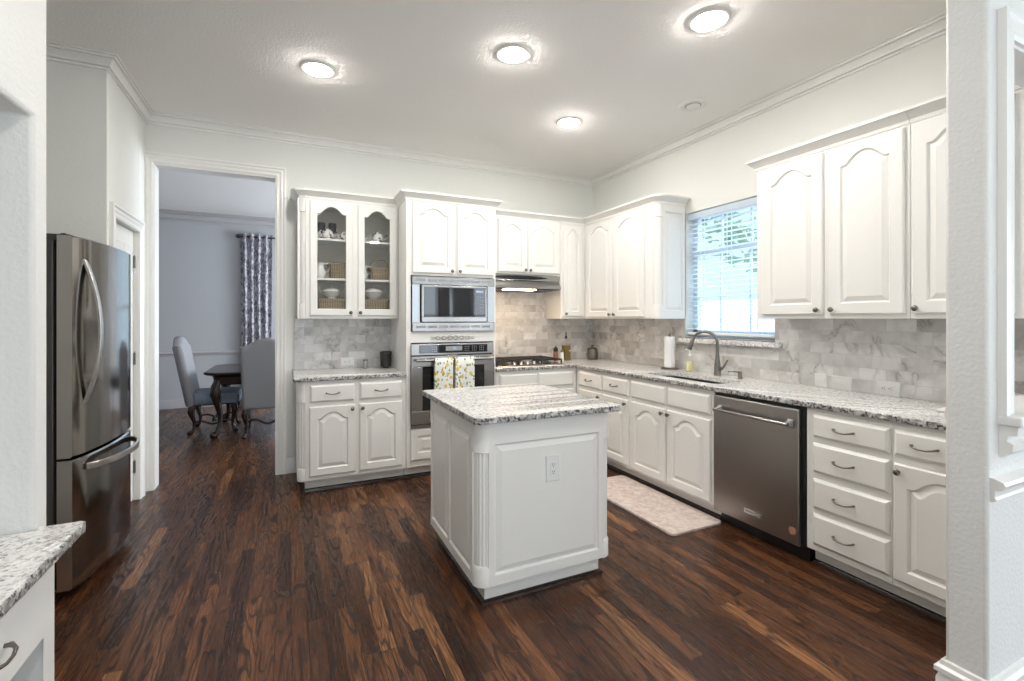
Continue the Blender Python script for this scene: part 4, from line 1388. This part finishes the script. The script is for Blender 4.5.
def flatbar(path, w, t, side):
    """A flat bar of width w along `side`, thickness t, following path."""
    P = [Vector(p) for p in path]
    S = Vector(side)
    loops = []
    for i, p in enumerate(P):
        tg = (P[min(i + 1, len(P) - 1)] - P[max(i - 1, 0)]).normalized()
        nn = tg.cross(S).normalized()
        loops.append([tuple(p + S * a * w / 2 + nn * b * t / 2) for a, b in ((-1, -1), (1, -1), (1, 1), (-1, 1))])
    return G().loft(loops, True, True)


pth = []
for i in range(25):
    q = i / 24
    pth.append((0.075, -0.008 - 0.070 * math.sin(PI * q) ** 0.8, 0.94 + 0.73 * q))
flatbar(pth, 0.030, 0.014, (1, 0, 0)).build('handle', 'fridge_edge', d1, 0.003)
pth = []
for i in range(25):
    q = i / 24
    bow = 0.034 * (1 - (2 * q - 1) ** 2)
    pth.append((0.07 + (FRW - .14) * q, -0.020 - bow - 0.060 * math.sin(PI * q) ** 0.45, 0.632))
flatbar(pth, 0.032, 0.014, (0, 0, 1)).build('handle', 'fridge_edge', d2, 0.003)
g = G().box(0.012, 0.09, 0.02, 0.20, 1.752, 1.782).lathe([(.012, 1.782), (.012, 1.790), (.0001, 1.793)], (0.05, 0.06, 0), seg=12)
g.build('hinge_cover', 'fridge_side', fr, 0.003)
G().lathe([(.014, -.026), (.014, -.0285), (.0001, -.0285)], (FRW - .045, 0.0, 1.66), 'Y', 16).build('badge', 'chrome', d1)

# ------------------------------------------------------------------ desk, front left
DT = 0.76
dk = thing('desk_cabinet', 'white built-in desk unit with a drawer over open knee space', 'desk', (-3.865, NY0 - 1.6, 0), PI / 2)
W = 1.598
g = G()
g.box(W - .068, W, 0.0, 0.62, 0.0, DT - .034).box(W - .72, W - .66, 0.0, 0.62, 0.0, DT - .034).box(W - .66, W - .068, 0.0, 0.02, DT - .07, DT - .034)
g.box(0, W - .72, 0.0, .62, 0.104, DT - .034).box(W - .66, W - .068, .58, .62, 0.0, DT - .034)
g.build('carcass', 'desk_paint', dk, 0.003)
add_drawer(dk, W - .655, W - .072, 0.498, DT - .045, px=W - .37, mat='desk_paint')
add_drawer(dk, 0.40, W - .725, 0.498, DT - .045, mat='desk_paint')
add_door(dk, 0.40, W - .725, 0.13, 0.470, 0.04, 0.42, 0.44, mat='desk_paint')
slab('countertop', 'granite desktop in the near left corner on the white desk',
     [(-4.519, NY0 - 1.6), (-3.800, NY0 - 1.6), (-3.800, NY0 + 0.015), (-3.815, NY0 + 0.028), (-3.908, NY0 + 0.028), (-3.908, NY0 - .002), (-4.519, NY0 - .002)], [], DT - .03, DT, (1, 2, 3), amp=0.002)

# ------------------------------------------------------------------ things on the counters
Z = 0.9145
fa = thing('faucet', 'brushed nickel gooseneck pull-down faucet at the sink', 'faucet', (-0.125, -1.915, Z))
G().lathe([(.030, 0), (.030, .006), (.027, .012), (.0255, .06), (.024, .085), (.017, .13), (.0145, .16), (.0145, .17)], seg=24).build('body', 'brushed_nickel', fa, angle=60)
dv = Vector((-0.45, 0.89, 0)).normalized()
pth = [(0, 0, .16), (0, 0, .255)]
rr_ = 0.098
for i in range(1, 15):
    a = PI - PI * 0.90 * i / 14
    c = dv * rr_
    pth.append((c.x + dv.x * rr_ * math.cos(a), c.y + dv.y * rr_ * math.cos(a), .255 + rr_ * math.sin(a)))
G().tube(pth, 0.0125, 14).build('neck', 'brushed_nickel', fa, angle=60)
e = Vector(pth[-1])
dn = (Vector(pth[-1]) - Vector(pth[-2])).normalized()
G().tube([tuple(e), tuple(e + dn * .012), tuple(e + dn * .03), tuple(e + dn * .075), tuple(e + dn * .088)], [.0135, .016, .017, .024, .0225], 16).build('spray_head', 'brushed_nickel', fa, angle=50)
g = G().tube([(0, 0, .055), (0.0, -.040, .060)], .016, 14).tube([(0.0, -.040, .060), (-.004, -.062, .072), (-.012, -.098, .118), (-.014, -.106, .130)], [.012, .009, .0065, .008], 10)
g.build('lever', 'brushed_nickel', fa, angle=60)
sd = thing('deck_dispenser', 'small deck mounted soap dispenser right of the faucet', 'soap dispenser', (-0.115, -2.118, Z))
G().lathe([(.022, 0), (.022, .004), (.015, .008), (.0145, .035), (.017, .038), (.017, .052), (.0001, .056)], seg=18).build('post', 'brushed_nickel', sd, angle=50)
G().tube([(0, 0, .046), (-.02, .03, .050), (-.045, .068, .047), (-.046, .070, .038)], .0055, 8).build('spout', 'brushed_nickel', sd, angle=60)

ph = thing('paper_towel_holder', 'dark metal paper towel stand beside the sink', 'paper towel holder', (-0.105, -1.365, Z))
G().lathe([(.078, 0), (.078, .008), (.072, .013), (.0001, .014)], seg=32).build('base', 'pewter', ph, angle=50)
G().lathe([(.006, .012), (.006, .300), (.011, .304), (.012, .312), (.008, .319), (.0001, .321)], seg=14).build('post', 'pewter', ph, angle=60)
tag(G().lathe([(.021, .016), (.047, .016), (.048, .022), (.048, .290), (.047, .296), (.021, .296), (.021, .016)], (-0.105, -1.365, Z), seg=32).build('paper_towel_roll', 'paper', None, angle=40),
    'white paper towel roll upright on its stand beside the sink', 'paper towel')
sb = thing('soap_bottle', 'clear pump bottle of yellow-green soap left of the faucet', 'soap bottle', (-0.085, -1.585, Z))
G().lathe([(.0001, 0), (.030, 0), (.032, .006), (.032, .105), (.026, .122), (.012, .130), (.012, .138)], seg=24).build('bottle', 'clear_glass', sb, angle=50)
G().lathe([(.0001, .003), (.0285, .003), (.0295, .010), (.0295, .088), (.0001, .088)], seg=24).build('soap', 'soap_liquid', sb, angle=50)
g = G().lathe([(.0135, .134), (.0135, .150), (.005, .152), (.0045, .185), (.011, .187), (.011, .197), (.0001, .198)], seg=16).tube([(0, 0, .192), (-.035, .012, .190), (-.038, .013, .182)], .0045, 8)
g.build('pump', 'white_plastic', sb, angle=50)

ob = thing('oil_bottle', 'square glass bottle of olive oil with pour spout beside the cooktop', 'bottle', (-0.497, -0.215, Z))
g = G()
L = lambda z, e: [(x, y, z) for x, y in rrect(-e, e, -e, e, e * .25)]
g.loft([L(0, .036), L(.004, .040), L(.185, .040), L(.205, .030), L(.216, .013), L(.245, .012)], True, True)
g.build('bottle', 'clear_glass', ob, angle=50)
g = G().loft([L(0.004, .034), L(.008, .0375), L(.165, .0375)], True, True)
g.build('oil', 'olive_oil', ob, angle=50)
G().lathe([(.011, .240), (.013, .250), (.013, .262), (.006, .270), (.005, .300), (.004, .312), (.0001, .313)], seg=14).build('spout', 'black_plastic', ob, angle=50)
B(0.012, 0.030, -.0408, -.0398, .105, .115).build('tag', 'paper', ob)
gm = thing('pepper_mill', 'copper and black pepper mill beside the cooktop', 'pepper mill', (-0.640, -0.235, Z))
G().lathe([(.0001, 0), (.027, 0), (.028, .006), (.026, .10), (.024, .104)], seg=20).build('body', 'copper', gm, angle=50)
G().lathe([(.024, .104), (.026, .108), (.026, .135), (.018, .146), (.007, .150), (.009, .158), (.0001, .164)], seg=20).build('head', 'black_plastic', gm, angle=50)
ss = thing('salt_shaker', 'slim white shaker between the pepper mill and oil bottle', 'shaker', (-0.566, -0.245, Z))
G().lathe([(.0001, 0), (.020, 0), (.022, .005), (.019, .085), (.018, .095)], seg=18).build('body', 'porcelain', ss, angle=50)
G().lathe([(.0185, .094), (.019, .112), (.012, .122), (.0001, .124)], seg=18).build('cap', 'pewter', ss, angle=50)
cn = thing('canister', 'shiny metal lidded canister in the corner of the counters', 'canister', (-0.165, -0.235, Z))
G().lathe([(.0001, 0), (.052, 0), (.058, .006), (.062, .05), (.058, .10), (.054, .115)], seg=28).build('pot', 'pewter', cn, angle=50)
G().lathe([(.057, .114), (.058, .120), (.04, .134), (.012, .140), (.011, .147), (.016, .154), (.010, .163), (.0001, .165)], seg=28).build('lid', 'pewter', cn, angle=50)
for sgn in (-1, 1):
    G().tube([(sgn * .058, 0, .085), (sgn * .082, 0, .080), (sgn * .082, 0, .045), (sgn * .060, 0, .040)], .005, 8).build('handle', 'chrome', cn, angle=60)
# left counter
cc = thing('pencil_cup', 'dark openwork metal cup on the counter under the glass cabinet', 'cup', (-2.422, -0.130, Z))
g = G()
g.lathe([(.046, 0.012), (.049, .012), (.049, .022), (.046, .022), (.046, .012)], seg=28).lathe([(.050, .140), (.053, .140), (.053, .150), (.050, .150), (.050, .140)], seg=28)
for k in range(12):
    for sgn in (-1, 1):
        pth = []
        for i in range(9):
            a = 2 * PI * k / 12 + sgn * 1.5 * i / 8
            r = .0475 + .004 * i / 8
            pth.append((r * math.cos(a), r * math.sin(a), .017 + .128 * i / 8))
        g.tube(pth, .0028, 5)
g.build('lattice', 'crock_glaze', cc, angle=60)
G().lathe([(.0001, 0), (.030, 0), (.018, .006), (.016, .012), (.044, .014), (.0445, .13), (.043, .13), (.0425, .016), (.0001, .016)], seg=28).build('liner', 'crock_glaze', cc, angle=50)
sp = thing('spice_jar', 'small grey glass jar beside the dark cup on the counter', 'jar', (-2.605, -0.115, Z))
G().lathe([(.0001, 0), (.022, 0), (.024, .004), (.024, .058), (.019, .066)], seg=20).build('jar', 'grey_plastic', sp, angle=50)
G().lathe([(.0205, .065), (.0205, .082), (.0001, .083)], seg=20).build('lid', 'brushed_nickel', sp, angle=50)
# white board and box at the far right end of the counter
tag(B(-0.365, -0.05, -3.775, -3.435, Z, Z + .014).build('cutting_board', 'white_plastic', None, 0.004), 'white cutting board at the counter end by the pass-through wall', 'cutting board')
wb = thing('storage_box', 'white lidded box on the white board seen through the pass-through', 'box', (-0.20, -3.675, Z + .0145))
B(-.12, .12, -.085, .085, 0, .065).build('body', 'white_plastic', wb, 0.006)
B(-.125, .125, -.09, .09, .065, .085).build('lid', 'white_plastic', wb, 0.005)

# mat in front of the sink
pts = rrect(-1.065, -0.615, -2.395, -1.34, 0.035)
tag(G().loft([[(x, y, 0.0) for x, y in pts], [(x, y, .010) for x, y in pts],
              [(x * .994 + -.84 * .006, y * .994 + -1.8675 * .006, .014) for x, y in pts]], True, True).build('kitchen_mat', 'mat_print', None, angle=30),
    'pinkish beige cushioned mat on the floor before the sink', 'mat')

# ------------------------------------------------------------------ dishes and baskets behind the glass doors


def teapot(label, loc, s=1.0, rot=0.0, mat='painted_porcelain', lid=True):
    t = thing('teapot', label, 'teapot', loc, rot, 'porcelain in the glass cabinet')
    G().lathe([(.0001, 0), (.030 * s, 0), (.034 * s, .006 * s), (.030 * s, .012 * s), (.055 * s, .04 * s), (.062 * s, .07 * s), (.052 * s, .10 * s), (.034 * s, .115 * s), (.036 * s, .12 * s)], seg=22).build('body', mat, t, angle=60)
    G().tube([(.050 * s, 0, .055 * s), (.080 * s, 0, .065 * s), (.092 * s, 0, .095 * s), (.104 * s, 0, .115 * s)], [.015 * s, .011 * s, .008 * s, .007 * s], 10).build('spout', mat, t, angle=60)
    G().tube([(-.048 * s, 0, .098 * s), (-.078 * s, 0, .110 * s), (-.096 * s, 0, .085 * s), (-.085 * s, 0, .050 * s), (-.056 * s, 0, .040 * s)], .006 * s, 8).build('handle', mat, t, angle=60)
    if lid:
        G().lathe([(.036 * s, .119 * s), (.030 * s, .128 * s), (.012 * s, .135 * s), (.007 * s, .14 * s), (.010 * s, .148 * s), (.0001, .153 * s)], seg=20).build('lid', mat, t, angle=60)
    return t


def pitcher(label, loc, s=1.0, rot=0.0):
    t = thing('pitcher', label, 'pitcher', loc, rot, 'porcelain in the glass cabinet')
    G().lathe([(.0001, 0), (.034 * s, 0), (.050 * s, .03 * s), (.052 * s, .06 * s), (.036 * s, .10 * s), (.034 * s, .125 * s), (.046 * s, .15 * s), (.043 * s, .15 * s), (.030 * s, .12 * s), (.030 * s, .1 * s), (.0001, .09 * s)], seg=22).build('body', 'porcelain', t, angle=60)
    G().tube([(.040 * s, 0, .140 * s), (.075 * s, 0, .150 * s), (.088 * s, 0, .115 * s), (.072 * s, 0, .075 * s), (.048 * s, 0, .060 * s)], .0065 * s, 8).build('handle', 'porcelain', t, angle=60)
    return t


def basket(label, loc, w, d, h, rot=0.0, bail=False, lid=False):
    t = thing('wicker_basket', label, 'basket', loc, rot, 'wicker baskets in the glass cabinet')
    L = lambda z, e: [(x, y, z) for x, y in rrect(-w / 2 - e, w / 2 + e, -d / 2 - e, d / 2 + e, .03)]
    g = G().loft([L(0, -.012), L(.004, -.008), L(h * .5, 0), L(h, .006), L(h, -.002), L(.012, -.014)], True, True)
    for k in range(1, 7):   # woven courses standing proud
        zz = h * k / 7
        g.loft([L(zz - .005, .001 - .008 * (1 - k / 7)), L(zz, .006 - .008 * (1 - k / 7)), L(zz + .005, .001 - .008 * (1 - k / 7))])
    g.build('weave', 'wicker', t, angle=60)
    G().loft([L(h - .008, .004), L(h - .008, .014), L(h + .010, .014), L(h + .010, .0), L(h - .008, .0)]).build('rim', 'wicker', t, angle=60)
    if lid:
        G().loft([L(h - .004, .008), L(h + .006, .016), L(h + .0125, .006), L(h + .0125, -.02)], True, True).build('lid', 'wicker', t, angle=60)
    if bail:
        G().tube([(-w / 2, 0, h), (-w / 2 * .9, 0, h + .05), (-w * .25, 0, h + .085), (w * .25, 0, h + .085), (w / 2 * .9, 0, h + .05), (w / 2, 0, h)], .006, 8).build('handle', 'wicker', t, angle=60)
    return t


def tureen(label, loc, s=1.0, rot=0.0):
    t = thing('tureen', label, 'tureen', loc, rot, 'porcelain in the glass cabinet')
    pr_ = [(.0001, 0), (.045 * s, 0), (.04 * s, .012 * s), (.075 * s, .035 * s), (.085 * s, .062 * s), (.09 * s, .066 * s), (.082 * s, .068 * s), (.0001, .068 * s)]
    G().lathe(pr_, seg=26).build('bowl', 'porcelain', t, angle=60)
    G().lathe([(.084 * s, .068 * s), (.07 * s, .085 * s), (.035 * s, .10 * s), (.010 * s, .104 * s), (.008 * s, .11 * s), (.014 * s, .12 * s), (.0001, .127 * s)], seg=26).build('lid', 'porcelain', t, angle=60)
    for q in (-1, 1):
        G().tube([(q * .080 * s, 0, .055 * s), (q * .108 * s, 0, .075 * s), (q * .112 * s, 0, .10 * s), (q * .098 * s, 0, .108 * s)], .006 * s, 8).build('handle', 'porcelain', t, angle=60)
    return t


yb = -0.175
teapot('patterned teapot second from left on the top shelf behind left glass door', (-2.935, yb, 2.0625), 0.78, 0.3)
teapot('patterned teapot beside the door edge on the top shelf behind left glass door', (-2.800, yb - .01, 2.0625), 0.62, 2.6)
teapot('small patterned teapot at far left on the top shelf behind left glass door', (-3.045, yb + .01, 2.0625), 0.62, 2.9)
for (x, lab) in ((-2.985, 'dark glass goblet left one behind the teapots'), (-2.89, 'dark glass goblet right one behind the teapots')):
    t = thing('goblet', lab, 'glass', (x, -0.085, 2.0625), 0, 'dark goblets in the glass cabinet')
    G().lathe([(.0001, 0), (.028, 0), (.006, .008), (.005, .07), (.03, .095), (.036, .14), (.033, .17), (.031, .17), (.033, .14), (.027, .10), (.0001, .085)], seg=20).build('cup', 'crock_glaze', t, angle=60)
teapot('white teapot at left on the top shelf behind right glass door', (-2.655, yb, 2.0625), 0.62, 0.1, 'porcelain')
teapot('painted teapot with spout to the right on the top shelf, right glass door', (-2.500, yb, 2.0625), 0.80, 0.0)
pitcher('white pitcher on the middle shelf behind left glass door', (-3.000, yb - .02, 1.7225), 0.92, 0.0)
basket('square wicker basket on the middle shelf behind left glass door', (-2.845, yb, 1.7225), 0.15, 0.15, 0.13)
pitcher('white pitcher on the middle shelf behind right glass door', (-2.640, yb - .02, 1.7225), 0.85, 0.0)
basket('wicker basket with arched handle on the middle shelf, right glass door', (-2.490, yb, 1.7225), 0.17, 0.15, 0.105, 0, True)
basket('wide wicker basket on the cabinet floor behind left glass door', (-2.905, yb, 1.4205), 0.24, 0.19, 0.115, lid=True)
tureen('white tureen on the wicker basket behind left glass door', (-2.905, yb, 1.5485), 0.95)
basket('wide wicker basket on the cabinet floor behind right glass door', (-2.540, yb, 1.4205), 0.23, 0.19, 0.115, lid=True)
tureen('white tureen on the wicker basket behind right glass door', (-2.545, yb, 1.5485), 1.0)

# ------------------------------------------------------------------ dining room furniture


def cabriole(g, x, y, h, ox, oy, s=1.0):
    """A carved leg: bulging knee, slim ankle, scrolled foot turned outwards (ox, oy)."""
    P, Rr = [], []
    for q, o, r in ((1.0, 0.0, .030), (.88, .018, .038), (.76, .026, .036), (.6, .012, .026), (.4, -.010, .019), (.22, -.008, .016), (.10, .012, .018), (.035, .034, .024), (0.018, .040, .020)):
        P.append((x + ox * o * s, y + oy * o * s, h * q))
        Rr.append(r * s)
    g.tube(P, Rr, 12)
    g.ball((x + ox * .044 * s, y + oy * .044 * s, .024 * s), .024 * s, 10, 8)
    g.ball((x + ox * .024 * s, y + oy * .024 * s, h * .80), .030 * s, 10, 8, (1, 1, 1.5))


def dining_chair(label, loc, rot, flip=False):
    t = thing('dining_chair', label, 'chair', loc, rot, 'upholstered dining chairs')
    # frame: sitter faces -y; the back stands at +y
    w = 0.27
    n = 18

    def prof(y, e):
        pts = [(-w + .02 + e, 0.335 + e)]
        pts += [(w - .02 - e, 0.335 + e)]
        pts += [(w - e, 1.02 - e)]
        for i in range(n + 1):
            q = 1 - 2 * i / n
            c = 0.5 * (1 + math.cos(PI * q))
            pts.append((q * (w - e), 1.05 + .105 * c ** 0.8 - e))
        pts += [(-w + e, 1.02 - e)]
        return [(x, y + .15 * max(0, (z - .45)) / .7, z) for x, z in pts]
    g = G().loft([prof(.178, .035), prof(.180, .015), prof(.192, .0), prof(.225, -.004), prof(.262, .0), prof(.280, .02), prof(.285, .04)], True, True)
    g.build('backrest', 'upholstery', t, angle=50)
    L = lambda z, e: [(x, y, z) for x, y in rrect(-w - e, w + e, -.27 - e, .20, .04)]
    G().loft([L(.345, -.02), L(.36, 0), L(.44, .004), L(.475, -.01), L(.49, -.06)], True, True).build('seat', 'upholstery_seat', t, angle=50)
    G().loft([L(.335, -.03), L(.350, -.005), L(.350, -.03)], True, True).build('seat_frame', 'carved_wood', t)
    for x, y, ox, oy in ((-w + .05, -.21, -.7, -.7), (w - .05, -.21, .7, -.7), (-w + .05, .20, -.5, .9), (w - .05, .20, .5, .9)):
        g = G()
        cabriole(g, x, y, .35, ox, oy)
        g.build('leg', 'carved_wood', t, angle=60)
    g = G()
    for q in (-1, 1):
        pth = [(q * (w - .05), -.20 + .40 * i / 12, .13 + .022 * math.sin(i / 12 * 3 * PI)) for i in range(13)]
        g.tube(pth, .012, 8)
    g.tube([(-w + .05 + (2 * w - .1) * i / 14, .0, .14 + .03 * math.sin(i / 14 * 3 * PI)) for i in range(15)], .014, 8)
    g.build('stretcher', 'carved_wood', t, angle=60)
    return t


dining_chair('grey upholstered chair at the table head facing sideways', (-4.07, 2.25, 0), PI / 2)
dining_chair('grey upholstered chair with its camel back towards the kitchen', (-3.47, 1.76, 0), PI)
dt = thing('dining_table', 'dark carved dining table with scrolled legs', 'table', (-3.15, 2.2, 0))
hx, hy, ch = 0.98, 0.60, 0.13
oct_ = lambda e: [(-hx + ch + e * .4, -hy + e), (hx - ch - e * .4, -hy + e), (hx - e, -hy + ch + e * .4), (hx - e, hy - ch - e * .4), (hx - ch - e * .4, hy - e), (-hx + ch + e * .4, hy - e), (-hx + e, hy - ch - e * .4), (-hx + e, -hy + ch + e * .4)]
G().loft([[(x, y, z) for x, y in oct_(e)] for z, e in ((.718, .035), (.725, .02), (.735, .004), (.748, .0), (.758, .006), (.760, .02))], True, True).build('tabletop', 'carved_wood', dt, angle=30)
G().loft([[(x, y, z) for x, y in oct_(e)] for z, e in ((.605, .11), (.615, .10), (.70, .09), (.718, .06))], True, True).build('apron', 'carved_wood', dt, angle=30)
for sx in (-1, 1):
    for sy in (-1, 1):
        g = G()
        cabriole(g, sx * (hx - .15), sy * (hy - .15), .66, sx * .75, sy * .75, 1.55)
        g.build('leg', 'carved_wood', dt, angle=60)
# curtain and rod
cr = thing('curtain_rod', 'black curtain rod over the dining room window', 'curtain rod', (-2.75, FYD - .085, 2.69))
G().tube([(-1.20, 0, 0), (1.20, 0, 0)], .013, 12).build('rod', 'black_plastic', cr)
for q in (-1, 1):
    G().ball((q * 1.225, 0, 0), .032, 14, 10, (1.15, 1, 1)).build('finial', 'black_plastic', cr, angle=60)
    G().tube([(q * 1.12, .085, -.02), (q * 1.12, .01, -.012)], .009, 8).build('bracket', 'black_plastic', cr)


def curtain(label, x0, x1):
    g = G()
    n = 64
    zs = [0.03, 0.3, 1.0, 1.8, 2.4, 2.66, 2.735]
    loops = []
    for z in zs:
        a, b = [], []
        for i in range(n + 1):
            q = i / n
            amp = 0.036 * (1 - .1 * math.sin(z * 2))
            y = FYD - .085 + amp * math.sin(q * 2 * PI * 4.5 + .4) + .006 * math.sin(q * 23 + z * 3)
            x = x0 + (x1 - x0) * q + .008 * math.sin(z * 1.3 + q * 4)
            a.append((x, y - .002, z))
            b.append((x, y + .002, z))
        loops.append(a + b[::-1])
    g.loft(loops, True, True)
    o = g.build('curtain', 'damask', None, angle=70)
    return tag(o, label, 'curtain')


curtain('grey damask curtain hanging at the left side of the dining window', -3.945, -3.50)
